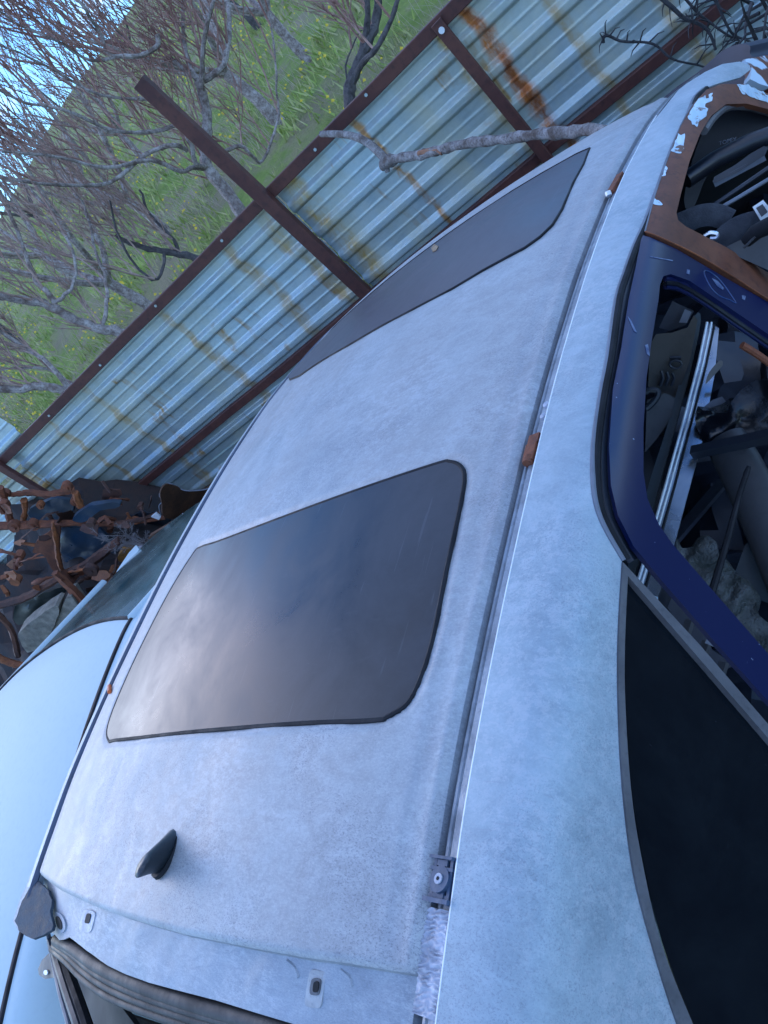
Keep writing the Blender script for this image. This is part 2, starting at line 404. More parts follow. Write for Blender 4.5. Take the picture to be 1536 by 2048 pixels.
# fence-local axes: x = along AF, y = AF rotated +90 = -NF (towards the camera), z up
def fl(a, out, z): return Vector((a, out + .05, z))
def corr_profile(zrel):                        # outward height of the horizontal ribs
    P = .155; u = (zrel % P) / P
    if u < .07: h = u / .07
    elif u < .26: h = 1
    elif u < .38: h = 1 - (u - .26) / .12
    else:
        h = 0
        for c0 in (.68,):
            d = abs(u - c0)
            if d < .05: h = .13 * (1 - d / .05)
    return h * .019
def corr_sheet(a0, a1, ztop, zbot, out0, name='sheet', da=.12, bend=.004):
    mb = MB(); zs = []; z = -zbot
    zz = 0
    while zz < (ztop - zbot): zs.append(zz); zz += .155 / 34
    zs.append(ztop - zbot)
    na = max(2, int((a1 - a0) / da)); 
    for i in range(na + 1):
        a = lerp(a0, a1, i / na)
        for q in zs:
            zz = zbot + q
            h = corr_profile(zz) + bend * noise.noise((a * 2.2, zz * 3, out0 * 50)) * 1.8
            mb.v.append(fl(a, out0 + h, zz + SL * a))
    m = len(zs)
    for i in range(na):
        for j in range(m - 1): mb.f.append((i * m + j, (i + 1) * m + j, (i + 1) * m + j + 1, i * m + j + 1))
    return mb.build(name, M_SHEET, fence, ang=60)
n = NT('galvanised_rusty_sheet'); X = n.xyz()
sp = n.n('ShaderNodeTexVoronoi'); sp.inputs['Scale'].default_value = 55; n.l(n.tc.outputs['Object'], sp.inputs['Vector'])
base = n.mix(n.ramp(n.noise(3, 5), .35, .65), (.30, .42, .46), (.44, .57, .60))
base = n.mix(n.math('MULTIPLY', sp.outputs['Distance'], .5), base, (.50, .58, .60))
base = n.mix(n.ramp(n.noise(22, 6, .7, stretch=(.3, 1, 2)), .52, .75, 0, .45), base, (.20, .27, .29))
# ochre wash
och = n.math('MULTIPLY', n.ramp(n.noise(2.2, 6, .65, stretch=(1.4, 1, .5), loc=(2, 0, 1)), .42, .66), .6)
base = n.mix(och, base, (.42, .40, .24))
# vertical drips
dr = n.noise(9, 5, .6, stretch=(1, 1, .10), loc=(0, 0, 3), dist=.25); br = n.noise(5, 5, .6, loc=(1, 4, 0))
drip = n.math('MULTIPLY', n.ramp(dr, .60, .68), n.ramp(br, .45, .6))
base = n.mix(drip, base, (.36, .22, .08))
wob = n.noise(6, 4, .6)
def streak(base, a0, w, strength, colr, slope=0.):
    x = n.math('ADD', n.math('SUBTRACT', X[0], a0), n.math('MULTIPLY', n.math('SUBTRACT', wob, .5), .12))
    x = n.math('ADD', x, n.math('MULTIPLY', X[2], slope))
    d = n.math('ABSOLUTE', x); f = n.ramp(d, w, w * .35)
    f = n.math('MULTIPLY', f, n.ramp(n.noise(9, 7, .75, loc=(a0 * 9, 0, 0), stretch=(1.5, 1, .8)), .38, .58, .0 if w < .03 else .2, strength))
    return n.mix(f, base, colr)
OR, BR, YL = (.44, .15, .03), (.26, .075, .02), (.42, .29, .09)
base = streak(base, .345, .045, 1.0, OR); base = streak(base, .34, .02, .9, BR)
base = streak(base, 1.30, .06, .95, YL); base = streak(base, 1.50, .05, .7, YL)
base = streak(base, .47, .03, .9, YL); base = streak(base, .92, .022, .9, (.42, .20, .05))
for a0, ww in ((2.25, .035), (2.95, .03), (3.30, .03), (1.75, .05), (.10, .03), (-.2, .04)): base = streak(base, a0, ww, .75, (.40, .27, .10))
n.set(base, n.ramp(n.noise(8, 5), .3, .7, .30, .5), n.math('MULTIPLY', n.math('SUBTRACT', 1, och), .55), .4)
n.bump(n.noise(70, 5), .15, .003)
M_SHEET = n.m
corr_sheet(-2.6, .425, ZT + .005, .05, 0)
corr_sheet(.43, 1.385, ZT + .005, .05, -.004)
corr_sheet(1.39, 3.70, ZT + .005, .05, .0)
corr_sheet(3.705, 7.5, ZT - .12, .05, -.003)
# a taller sheet fixed behind the top rail at the far end
mbt = None
corr_sheet(3.52, 7.5, ZT + .31, ZT - .10, -.045)
def angle_bar(a0, z0, a1, z1, w, t, out, name='rail', leg=.035):
    """L-section bar in fence coordinates"""
    mb = MB(); p = fl(a0, out, z0); q = fl(a1, out, z1); d = (q - p).normalized(); y = Vector((0, 1, 0)); s = d.cross(y)
    prof = [(-w / 2, 0), (w / 2, 0), (w / 2, t), (-w / 2 + t, t), (-w / 2 + t, leg), (-w / 2, leg)]
    v = [c + s * u + y * h for c in (p, q) for u, h in prof]; k = 6
    mb.add(v, [tuple(range(k))[::-1], tuple(range(k, 2 * k))] + [(i, (i + 1) % k, k + (i + 1) % k, k + i) for i in range(k)])
    return mb
def solid_bar(a0, z0, a1, z1, w, t, out, seg=1, jit=0):
    mb = MB(); p = fl(a0, out, z0); q = fl(a1, out, z1); d = (q - p).normalized(); y = Vector((0, 1, 0)); s = d.cross(y)
    prof = [(-w / 2, 0), (w / 2, 0), (w / 2, t - .003), (w / 2 - .003, t), (-w / 2 + .003, t), (-w / 2, t - .003)]; k = 6; v = []
    for i in range(seg + 1):
        c = p.lerp(q, i / seg) + Vector((0, 0, jit * noise.noise((i * 1.7, a0, 0))))
        v += [c + s * u + y * h for u, h in prof]
    f = [tuple(range(k))[::-1], tuple(range(seg * k, (seg + 1) * k))]
    for j in range(seg): f += [(j * k + i, j * k + (i + 1) % k, (j + 1) * k + (i + 1) % k, (j + 1) * k + i) for i in range(k)]
    mb.add(v, f); return mb
RO = .026
solid_bar(-2.6, rail_z(-2.6) - .005, 7.5, rail_z(7.5) - .005, .052, .03, RO, 24, .006).build('top_rail', M_RAIL, fence, ang=30)
solid_bar(-2.6, rail_z(-2.6, .645), 7.5, rail_z(7.5, .645), .044, .03, RO, 24, .006).build('middle_rail', M_RAIL, fence, ang=30)
solid_bar(-2.6, rail_z(-2.6, 1.27), 7.5, rail_z(7.5, 1.27), .044, .03, RO, 12, .006).build('bottom_rail', M_RAIL, fence, ang=30)
solid_bar(1.405, 0, 1.405, 2.25, .062, .04, RO + .028).build('post', M_RAIL, fence, ang=30)
solid_bar(.435, 0, .435, rail_z(.435) + .01, .045, .03, RO + .031).build('post', M_RAIL, fence, ang=30)
solid_bar(3.74, 0, 3.74, rail_z(3.74) + .02, .05, .03, RO + .031).build('post', M_RAIL, fence, ang=30)
for a_ in (.15, .80, 1.1, 1.7, 2.2, 2.7, 3.2):
    b = MB(); zz = rail_z(a_) - .005 + .008 * math.sin(a_ * 9); b.tube([fl(a_, RO + .028, zz), fl(a_, RO + .035, zz)], .007, 6); b.build('screw', M_SHEET, fence)
b = MB(); b.tube([fl(.435, RO + .061, 1.545), fl(.435, RO + .067, 1.545)], .012, 10); b.build('bolt', M_EDGE, fence)

# ================================================================ SILVER CAR (local frame: x forward, y left, z up)
AZ = R(55); RZ = math.pi / 2 - AZ
AXS = Vector((math.sin(AZ), math.cos(AZ), 0)); AXT = Vector((-AXS.y, AXS.x, 0))
ZR = 1.40                                   # roof height
CC = Vector((-.20, -.64, HC - ZR))          # camera seen from the car frame (z relative to the roof datum)
car_o = Vector((0, 0, 0)) - AXS * CC.x - AXT * CC.y
def cray(px, py):
    r = ray(px, py); return Vector((r.dot(AXS), r.dot(AXT), r.z))
CV = Vector((CC.x, CC.y, CC.z + ZR))        # camera in car-local coordinates
PROF = smooth_tab([(-.40, -.075), (-.30, -.05), (-.2, -.030), (-.1, -.014), (0, 0), (.12, .010), (.26, .018), (.45, .024), (.6, .025), (.75, .021), (.9, .013), (1.07, -.003), (1.2, -.020), (1.4, -.056), (1.55, -.092), (1.7, -.14), (1.9, -.22), (2.1, -.33), (2.4, -.53), (2.8, -.62), (3.4, -.70)])
W = 1.20
def zedge(s): return interp(PROF, s)
def zroof(s, t):
    c = .045
    return zedge(s) + c * (1 - abs(2 * t / W - 1) ** 2.2)
def hroof(px, py, off=0.):
    c = cray(px, py); k = .2; best = 9; bk = .2; prev = .2
    while k < 4:
        p = CC + c * k; g = p.z - zroof(p.x, min(max(p.y, 0), W)) - off
        if g <= 0:
            lo, hi = prev, k
            for _ in range(16):
                m = (lo + hi) / 2; p = CC + c * m
                if p.z - zroof(p.x, min(max(p.y, 0), W)) - off <= 0: hi = m
                else: lo = m
            p = CC + c * hi; return Vector((p.x, p.y, p.z + ZR))
        if g < best and p.x < 1.75: best, bk = g, k
        prev = k; k += .015
    p = CC + c * bk; return Vector((p.x, p.y, zroof(p.x, p.y) + ZR))
TAB_T = smooth_tab([(0, -.024), (.003, -.062), (.010, -.095), (.028, -.118), (.07, -.138), (.16, -.165), (.27, -.20), (.42, -.245), (.55, -.29), (.62, -.33), (.8, -.365), (1.2, -.345)], 4)
def tside(drop): return interp(TAB_T, max(drop, 0))
def hside(px, py, off=0.):
    c = cray(px, py); k = .1; best = None; bk = None; prev = None
    while k < 5:
        p = CC + c * k; drop = zedge(p.x) - p.z
        g = (p.y - tside(drop) + off) if drop > 0 else -1 + (drop if drop < 0 else 0)
        if drop > 0 and g >= 0:
            lo, hi = (prev or 0), k
            for _ in range(18):
                m = (lo + hi) / 2; p = CC + c * m; drop = zedge(p.x) - p.z
                if drop > 0 and p.y - tside(drop) + off >= 0: hi = m
                else: lo = m
            p = CC + c * hi; return Vector((p.x, p.y, p.z + ZR))
        d = zedge(p.x) - p.z
        e = abs(p.y - tside(max(d, 0)) + off) + (abs(d) if d < 0 else 0)
        if p.y < .05 and (best is None or e < best): best, bk = e, k
        prev = k; k += .012
    p = CC + c * bk; return Vector((p.x, p.y, p.z + ZR))
def hplane(px, py, z):                      # horizontal plane in the car frame (z relative to roof datum)
    c = cray(px, py); k = (z - CC.z) / c.z; p = CC + c * k; return Vector((p.x, p.y, p.z + ZR))
def hdist(px, py, d):
    p = CC + cray(px, py) * d; return Vector((p.x, p.y, p.z + ZR))

def CWL(p): return car_o + AXS * p.x + AXT * p.y + Vector((0, 0, p.z))
car = thing('silver_car', tuple(car_o), 'scrapped silver car with tinted sunroof, dusty weathered roof, rusty front door and navy rear door', 'car', rotz=RZ)
# ---- sunroof outline in roof coordinates
sun_px = spline([(212, 1484), (216, 1440), (262, 1330), (330, 1195), (385, 1105), (404, 1088), (440, 1076), (560, 1030), (700, 978), (868, 921), (903, 915), (926, 926), (934, 952), (925, 1010), (895, 1150), (872, 1270), (848, 1350), (818, 1410), (775, 1440), (742, 1449), (600, 1454), (400, 1468), (240, 1484)], 5, True)
sun_st = [hroof(p.x, p.y) for p in [Vector((q[0], q[1])) for q in sun_px]] if False else [hroof(p[0], p[1]) for p in sun_px]
sun_poly = [(p.x, p.y) for p in sun_st]
fg_px = [(581, 760), (590, 728), (618, 688), (656, 640), (700, 602), (752, 562), (800, 521), (844, 484), (905, 441), (966, 400), (1027, 362), (1075, 335), (1118, 313), (1165, 296), (1180, 298), (1168, 330), (1148, 366), (1125, 420), (1106, 451), (1081, 475), (1050, 497), (1027, 509), (965, 543), (905, 579), (830, 618), (760, 655), (697, 692), (640, 725), (600, 752)]
fg_st = [hroof(*p) for p in fg_px]; fg_poly = [(p.x, p.y) for p in fg_st]
def pdist(x, y, poly):
    best = 9
    for i in range(len(poly)):
        x0, y0 = poly[i - 1]; x1, y1 = poly[i]; dx, dy = x1 - x0, y1 - y0; L = dx * dx + dy * dy
        t = 0 if L == 0 else max(0, min(1, ((x - x0) * dx + (y - y0) * dy) / L))
        best = min(best, math.hypot(x - x0 - t * dx, y - y0 - t * dy))
    return best
# rear edge of the roof panel
rear_px = [(838, 1944), (770, 1937), (695, 1925), (600, 1912), (500, 1894), (430, 1880), (360, 1866), (293, 1847), (240, 1831), (186, 1811), (120, 1780), (72, 1745)]
rear = sorted([(p.y, p.x) for p in (hroof(*q) for q in rear_px)])
rear = [(0, rear[0][1])] + rear[1:-1] + [(W, rear[-1][1])]
def srear(t): return interp(rear, t)
def sfront(t): return 1.68 + .06 * (1 - (2 * t / W - 1) ** 2) - .12 * t / W
mb = MB(); NS, NTT = 420, 280; bbx = [min(p[0] for p in sun_poly) - .03, max(p[0] for p in sun_poly) + .03, min(p[1] for p in sun_poly) - .03, max(p[1] for p in sun_poly) + .03]
T0 = .014; tv = [lerp(T0, W, j / NTT) for j in range(NTT + 1)]
for i in range(NS + 1):
    for t in tv:
        s = lerp(srear(t), sfront(t), i / NS); z = zroof(s, t)
        ed = min(t - T0, W - t)
        if ed < .012: z -= .008 * (1 - ed / .012) ** 2
        if 0.012 < ed < .05: z -= .0015 * math.sin((ed - .012) / .038 * math.pi)
        es = s - srear(t)
        if es < .007: z -= .005 * (1 - es / .007) ** 2
        if s > sfront(t) - .04: z -= .02 * ((s - sfront(t) + .04) / .04) ** 2
        if bbx[0] < s < bbx[1] and bbx[2] < t < bbx[3]:
            d = pdist(s, t, sun_poly); ins = inside((s, t), sun_poly)
            if ins: z -= .014 if d > .010 else (.003 if d < .005 else .003 + .011 * (d - .005) / .005)
            elif d < .010: z -= .003 * (1 - d / .010)
        z += .0016 * noise.noise((s * 4, t * 4, 0))
        mb.v.append(Vector((s, t, z + ZR)))
K = NTT + 1
for i in range(NS):
    for j in range(NTT): mb.f.append((i * K + j, (i + 1) * K + j, (i + 1) * K + j + 1, i * K + j + 1))
# turned-down edge all round so that the panel has depth
def skirt(mb, idx, dz):
    n0 = len(mb.v)
    for i in idx: mb.v.append(mb.v[i] - Vector((0, 0, dz)))
    for k in range(len(idx) - 1): mb.f.append((idx[k], idx[k + 1], n0 + k + 1, n0 + k))
skirt(mb, [i * K for i in range(NS + 1)], .02); skirt(mb, [i * K + NTT for i in range(NS, -1, -1)], .02)
skirt(mb, [j for j in range(NTT, -1, -1)], .03); skirt(mb, [NS * K + j for j in range(K)], .03)
roof = mb.build('roof', M_ROOF, car, ang=50)
# ---- glass
def shrink(poly, d):
    n = len(poly); res = []; area = sum(poly[i - 1][0] * poly[i][1] - poly[i][0] * poly[i - 1][1] for i in range(n)); sg = 1 if area > 0 else -1
    for i in range(n):
        a = Vector(poly[i - 1]); b = Vector(poly[(i + 1) % n]); t = (b - a)
        if t.length < 1e-9: res.append(poly[i]); continue
        t.normalize(); nn = Vector((-t.y, t.x)) * sg; res.append((poly[i][0] + nn.x * d, poly[i][1] + nn.y * d))
    return res
gp = shrink(sun_poly, .0082)
def onroof(off): return lambda s, t: Vector((s, t, zroof(s, t) + off + ZR))
sheet(gp, onroof(-.001), .005, .03, CV).build('sunroof_glass', M_SUN, car, ang=40)
q = MB(); ring = spline([onroof(-.0035)(*p) for p in shrink(sun_poly, .0065)], 1, True); ring.append(ring[0]); q.tube(ring, .0038, 8, False); q.build('sunroof_seal', M_BLK, car)
fgq = [(min(p[0], sfront(p[1]) - .215), p[1]) for p in fg_poly]
sheet(fgq, onroof(.0022), .005, .03, CV).build('front_roof_glass', M_FGL, car, ang=40)
q = MB(); ring = [onroof(.0015)(*p) for p in fgq]; ring.append(ring[0]); q.tube(ring, .0028, 6, False); q.build('glass_seal', M_BLK, car)
# ---- right ditch, rail
def dm(t): return .016 + (t - .003) * 1.377
ss = [lerp(srear(0), 1.78, i / 110) for i in range(111)]
def strip(prof, slist, name, mat, par=None, zf=zedge, ang=50, jit=None):
    mb = MB(); m = len(prof)
    for s in slist:
        z0 = zf(s)
        for (t, dz) in prof: mb.v.append(Vector((s, t, z0 + dz + ZR + (jit(s, t) if jit else 0))))
    for i in range(len(slist) - 1):
        for j in range(m - 1): mb.f.append((i * m + j, i * m + j + 1, (i + 1) * m + j + 1, (i + 1) * m + j))
    return mb.build(name, mat, par or car, ang=ang)
strip([(dm(a_), b_) for a_, b_ in [(.003, -.006), (.001, -.018), (-.003, -.018), (-.0045, -.009), (-.0075, -.0085), (-.009, -.011), (-.011, -.011), (-.0125, -.006), (-.020, -.006), (-.0215, -.011), (-.023, -.011), (-.0235, -.003)]], [lerp(srear(0) - .06, 1.80, i / 120) for i in range(121)], 'roof_ditch', M_DITCH)
# white bare lip at the inner edge of the side rail
q = MB(); q.tube([Vector((s, -.0215, zedge(s) + ZR - .001)) for s in [lerp(srear(0) - .10, 1.45, i / 90) for i in range(91)]], .0015, 6); q.build('rail_lip', M_EDGE, car)
# left ditch + moulding + left body side
strip([(W - .002, -.006), (W + .003, -.018), (W + .020, -.018), (W + .022, 0), (W + .05, -.004), (W + .09, -.02), (W + .115, -.06), (W + .16, -.2), (W + .24, -.5), (W + .3, -.62), (W + .33, -.85), (W + .31, -1.15)], [lerp(srear(W) - .03, 1.72, i / 40) for i in range(41)], 'left_body_side', M_SIDE)
q = MB(); q.tube([Vector((s, W + .012, zedge(s) + ZR - .006)) for s in [lerp(srear(W) - .08, 1.72, i / 60) for i in range(61)]], .0085, 8); q.build('roof_moulding', simple('slate_blue_moulding', (.045, .07, .12), .35, .2, .4, 12, .1), car)

# ---- right side panel (rail, rear pillar) from its outline
lip = [(s, -.0225) for s in (-.30, -.2, -.1, 0, .1, .2, .35, .5, .65, .8, .95, 1.1, 1.2, 1.3, 1.4)]
def proj(p):                                # car-local -> photo pixel
    w = car_o + AXS * p[0] + AXT * p[1] + Vector((0, 0, p[2])) - CAM
    x = w.x * XW + w.y * YW + w.z * ZW
    return (CX + F * x.x / x.z, CY + F * x.y / x.z)
lip_px = [proj((s, t, zedge(s) + ZR)) for s, t in lip]
edge_px = [(1356, 181), (1372, 168), (1410, 144), (1445, 128), (1480, 123), (1499, 130), (1502, 138), (1480, 155), (1436, 167), (1404, 178), (1385, 196), (1372, 228), (1340, 298), (1309, 383), (1285, 447), (1264, 494), (1245, 548), (1229, 600), (1212, 717), (1197, 795), (1184, 893), (1184, 971), (1193, 1022), (1212, 1066), (1244, 1121), (1237, 1269), (1237, 1411), (1246, 1576), (1267, 1742), (1303, 1884), (1355, 2048), (1420, 2200)]
side_poly = lip_px + edge_px + [(1200, 2300), (980, 2300)]
opening = edge_px[9:25]
def sp2(pts, k=4): return [(p.x, p.y) for p in spline([(a, b, 0) for a, b in pts], k)]
side_poly = lip_px + edge_px[:9] + sp2(edge_px[9:25]) + sp2(edge_px[25:]) + [(1200, 2300), (980, 2300)]
sheet(side_poly, lambda x, y: hside(x, y), .003, 16, CV).build('side_panel', M_SIDE, car, ang=50)
def pxtube(px, hit, rad, name, mat, par, n=8, k=3, off=(0, 0, 0)):
    pts = [Vector(hit(p[0], p[1])) + Vector(off) for p in spline([(a, b, 0) for a, b in px], k)]
    q = MB(); q.tube(pts, rad, n); return q.build(name, mat, par)
pxtube([(x + 3, y) for x, y in opening], lambda x, y: hside(x, y), .0035, 'door_opening_flange', M_LGREY, car)
pxtube([(x + 9, y) for x, y in opening], lambda x, y: hside(x, y, -.004), .006, 'door_seal', M_BLK, car)
pxtube([(x + 18, y + 2) for x, y in opening], lambda x, y: hside(x, y, -.018), .010, 'door_seal', M_BLKP, car)
# ---- rear quarter window
qpoly = sp2([(1251, 1150), (1250, 1290), (1252, 1411), (1263, 1576), (1284, 1709), (1324, 1884), (1388, 2048), (1460, 2200)]) + [(1900, 2200), (1900, 1900), (1536, 1470)]
sheet(qpoly, lambda x, y: hside(x, y, -.006), .004, 22, CV).build('quarter_window', M_QGL, car, ang=50)
tr_px = sp2([(1246, 1124), (1238, 1269), (1238, 1411), (1247, 1576), (1268, 1742), (1304, 1884), (1356, 2048), (1422, 2200)]) + sp2([(1452, 2200), (1386, 2048), (1322, 1884), (1282, 1709), (1262, 1576), (1251, 1411), (1250, 1290), (1256, 1152)]) + [(1536, 1470)][:0] + [(1536, 1476), (1800, 1788), (1800, 1756), (1536, 1448), (1400, 1290)]
tr = sheet(tr_px, lambda x, y: hside(x, y, .003), .010, 12, CV).build('window_trim', M_TRIM, car, ang=40)
# ---- doors
blue_px = [(1284, 470), (1270, 540), (1257, 600), (1242, 698), (1226, 776), (1218, 893), (1222, 971), (1236, 1030), (1267, 1092), (1318, 1155), (1369, 1213), (1423, 1276), (1536, 1402), (1760, 1650), (1760, 1570), (1536, 1307), (1423, 1178), (1345, 1088), (1318, 1049), (1295, 998), (1287, 944), (1287, 854), (1293, 756), (1304, 678), (1317, 600), (1320, 570), (1327, 552), (1342, 548), (1380, 562), (1536, 668), (1760, 815), (1760, 742), (1536, 604), (1436, 547), (1353, 498), (1300, 474)]
bd = sheet(blue_px, lambda x, y: hside(x, y, .004), .007, 13, CV).build('rear_door_frame', M_BLUE, car, ang=40); bd['label'] = 'navy blue rear door window frame with paint scratches'
for off, rr in ((6, .004), (13, .005), (22, .004)):
    pxtube([(1330, 552 + off), (1380, 566 + off), (1536, 672 + off), (1700, 780 + off)], lambda x, y: hside(x, y, -.002 - off * .0006), rr, 'door_channel', M_BLUE if rr < .005 else M_BLKP, bd)
pxtube([(1484, 690), (1510, 706), (1536, 724), (1700, 840)], lambda x, y: hside(x, y, -.02), .006, 'rusty_channel', M_RUST, bd)
M_SCUFF_HIGHLIGHT = simple('pale_scuff_highlight', (.02, .04, .13), .35, 0, .4, 60, .2, (.16, .21, .32))
for pp in ([(1408, 545), (1418, 543), (1440, 560), (1462, 590), (1472, 606), (1460, 600), (1448, 596), (1434, 588), (1420, 572)],):
    ring = [(p.x, p.y) for p in spline([(a, b, 0) for a, b in pp], 4, True)]; ring.append(ring[0]); pxtube(ring, lambda x, y: hside(x, y, .0045), .0011, 'dent_highlight', simple('blue_dent_highlight', (.03, .07, .19), .3, 0, .5, 30, 0), bd, 5, 1)  # paler blue ring paints the highlight round the dent
for pp in ([(1424, 556), (1436, 562), (1448, 576), (1446, 580), (1434, 572)], [(1374, 538), (1380, 540), (1379, 549), (1373, 547)], [(1255, 632), (1262, 640), (1274, 665), (1268, 662)], [(1290, 690), (1296, 688), (1300, 712), (1294, 708)], [(1484, 590), (1492, 592), (1490, 600), (1484, 598)], [(1300, 512), (1345, 520), (1346, 522), (1300, 514)]):  # first patch paints the highlight inside the dent, the others are scuffs
    sheet(pp, lambda x, y: hside(x, y, .0049), .0004, 8, CV).build('scuff_highlight', M_SCUFF_HIGHLIGHT, bd)
# rust door: brown rust with leftover pale paint patches near its front top corner
def rp(n, c):
    n.set(c, .6, 0., .4)
    n.bump(n.noise(60, 5), .25, .002)
M_RDOOR = rust('rusty_door_paint', (.10, .036, .02), (.155, .055, .028), (.055, .022, .016), paint=rp, scale=12)
rust_px = [(1290, 463), (1309, 393), (1334, 320), (1360, 253), (1385, 209), (1413, 179), (1442, 168), (1487, 168), (1536, 187), (1640, 225), (1760, 300), (1760, 325), (1640, 252), (1536, 218), (1493, 207), (1452, 208), (1423, 231), (1401, 266), (1379, 323), (1363, 383), (1353, 425), (1356, 440), (1372, 453), (1452, 494), (1536, 545), (1760, 690), (1760, 738), (1536, 598), (1467, 553), (1391, 508), (1320, 474)]
rd = sheet(rust_px, lambda x, y: hside(x, y, .008), .010, 9, CV).build('front_door_frame', M_RDOOR, car, ang=40); rd['label'] = 'rusty brown front door window frame with pale paint patches'
pxtube([(1290, 463), (1320, 474), (1391, 508), (1467, 553), (1536, 598), (1760, 738)], lambda x, y: hside(x, y, .0085), .0012, 'rusty_edge', M_RUST2, rd)
pxtube([(1290, 463), (1309, 393), (1334, 320), (1360, 253), (1385, 209)], lambda x, y: hside(x, y, .0085), .0012, 'bright_edge', M_LGREY, rd)
pxtube([(1408, 262), (1428, 234), (1455, 214), (1493, 213), (1536, 224), (1640, 258)], lambda x, y: hside(x, y, -.004), .008, 'window_seal', M_TRIM, rd)
# patches of old pale paint on the rusty frame
n = NT('old_pale_blue_paint'); a = n.noise(70, 6, .7); b = n.noise(28, 4, .6, stretch=(.4, 1, 2.5))
c = n.mix(n.ramp(b, .4, .6), (.38, .54, .66), (.52, .66, .76)); c = n.mix(n.ramp(n.noise(30, 5, .7, loc=(4, 4, 1)), .57, .63), c, (.12, .045, .022)); c = n.mix(n.ramp(a, .60, .66), c, (.30, .22, .18))
n.set(c, .4, 0., .4); M_PATCH = n.m
for pp in ([(1377, 233), (1392, 200), (1410, 190), (1412, 196), (1425, 193), (1424, 204), (1411, 205), (1410, 215), (1417, 219), (1413, 232), (1400, 240), (1395, 252), (1385, 246)],
           [(1415, 188), (1424, 184), (1427, 192), (1418, 196)], [(1343, 302), (1357, 268), (1369, 268), (1368, 300), (1360, 306)], [(1335, 336), (1331, 350), (1324, 352), (1330, 332)],
           [(1308, 397), (1318, 401), (1325, 408), (1315, 411), (1307, 408)], [(1473, 169), (1500, 170), (1536, 190), (1600, 214), (1640, 235), (1536, 206), (1500, 193), (1482, 184)]):
    sheet(spline([(a, b, 0) for a, b in pp], 4, True) if False else [(p.x, p.y) for p in spline([(a + 4 * noise.noise((a * .31, b * .31, 0)), b + 4 * noise.noise((a * .31, b * .31, 7)), 0) for a, b in densify(pp, 5)], 2, True)], lambda x, y: hside(x, y, .0092), .0006, 5, CV).build('paint_patch', M_PATCH, rd)
sheet([(1486, 119), (1503, 116), (1536, 110), (1640, 100), (1700, 130), (1640, 190), (1560, 180), (1520, 168), (1500, 158), (1504, 137), (1500, 128)], lambda x, y: hside(x, y, -.004), .02, 12, CV).build('front_pillar', rust('rusty_pillar', paint=lambda n, c: (n.set(n.mix(n.ramp(n.noise(7, 3, .5, loc=(1, 2, 6)), .5, .52), c, (.5, .64, .76)), .5))), car)
# lower door skins and sill, out of frame but part of the car
for s0, s1, mt, nm in ((-.25, .30, M_SIDE, 'rear_wing'), (.305, 1.02, M_BLUE, 'rear_door_skin'), (1.025, 2.02, M_RDOOR, 'front_door_skin')):
    mb = MB(); sl_ = [lerp(s0, s1, i / 10) for i in range(11)]; dl = [.62, .66, .72, .80, .9, 1.0, 1.1, 1.18]
    for s in sl_:
        for d in dl: mb.v.append(Vector((s, tside(d - .08), ZR - d)))
    for i in range(10):
        for j in range(7): mb.f.append((i * 8 + j, i * 8 + j + 1, (i + 1) * 8 + j + 1, (i + 1) * 8 + j))
    mb.build(nm, mt, car)
# windscreen
mb = MB()
for i in range(7):
    f = i / 6
    for j in range(13):
        t = lerp(.0 - .12 * f, W + .12 * f, j / 12); u = j / 12; s = sfront(max(0, min(W, t))) + .01 + (.62) * f
        mb.v.append(Vector((s, t, ZR + zroof(sfront(min(max(t, 0), W)), min(max(t, 0), W)) - .03 - .42 * f)))
for i in range(6):
    for j in range(12): k = i * 13 + j; mb.f.append((k, k + 13, k + 14, k + 1))
mb.build('windscreen', M_GREEN, car)
# cabin lining: dark inner walls and floor
mb = MB(); x0, x1, y0, y1, zf = -.22, 2.3, -.2, W + .02, .42
mb.add([(x0, y1, 1.28), (x1, y1, 1.0), (x1, y1, zf), (x0, y1, zf)], [(0, 1, 2, 3)]); mb.add([(x0, y0, zf), (x1, y0, zf), (x1, y1, zf), (x0, y1, zf)], [(0, 1, 2, 3)])
mb.add([(1.95, y0, zf), (1.95, y1, zf), (1.95, y1, 1.05), (1.95, y0, 1.05)], [(0, 1, 2, 3)])
mb.build('cabin_lining', M_VOID, car, smooth=False)
sheet([(srear(0) + .06, .02), (srear(W) + .06, W - .02), (1.6, W - .02), (1.6, .02)], lambda s, t: Vector((s, t, zroof(s, t) - .045 + ZR)), .01, .15, (0, 0, 0)).build('roof_lining', M_SLATE, car)

# ---- tailgate channel below the roof's rear edge
def hchan(px, py, off=0.):
    c = cray(px, py); z = -.05
    for _ in range(30):
        k = (z - CC.z) / c.z; p = CC + c * k; tt = min(max(p.y, -.05), W + .05); dist = srear(tt) - p.x
        zz = zroof(srear(tt), tt) - .021 - .42 * max(dist, -.01) + off; z = .5 * z + .5 * zz
    return Vector((p.x, p.y, z + ZR))
ch_px = [(66, 1738), (80, 1748), (122, 1774), (186, 1804), (240, 1825), (293, 1841), (360, 1860), (430, 1874), (500, 1888), (600, 1906), (695, 1920), (770, 1931), (838, 1938), (897, 1946), (892, 2060), (876, 2200), (760, 2140), (680, 2086), (600, 2052), (520, 2028), (430, 2000), (360, 1982), (300, 1966), (250, 1948), (215, 1931), (172, 1900), (139, 1874), (128, 1880), (118, 1880), (108, 1868), (96, 1862), (82, 1868), (62, 1878), (48, 1868), (36, 1860), (26, 1842), (44, 1790)]
chan = sheet(ch_px, hchan, .004, 14, CV)
for i, v in enumerate(chan.v):
    v.z += .003 * noise.noise((v.x * 14, v.y * 14, 2)) + .0015 * noise.noise((v.x * 40, v.y * 40, 0))
chan = chan.build('tailgate_channel', M_CHAN, car, ang=50)
M_DK = M_VOID
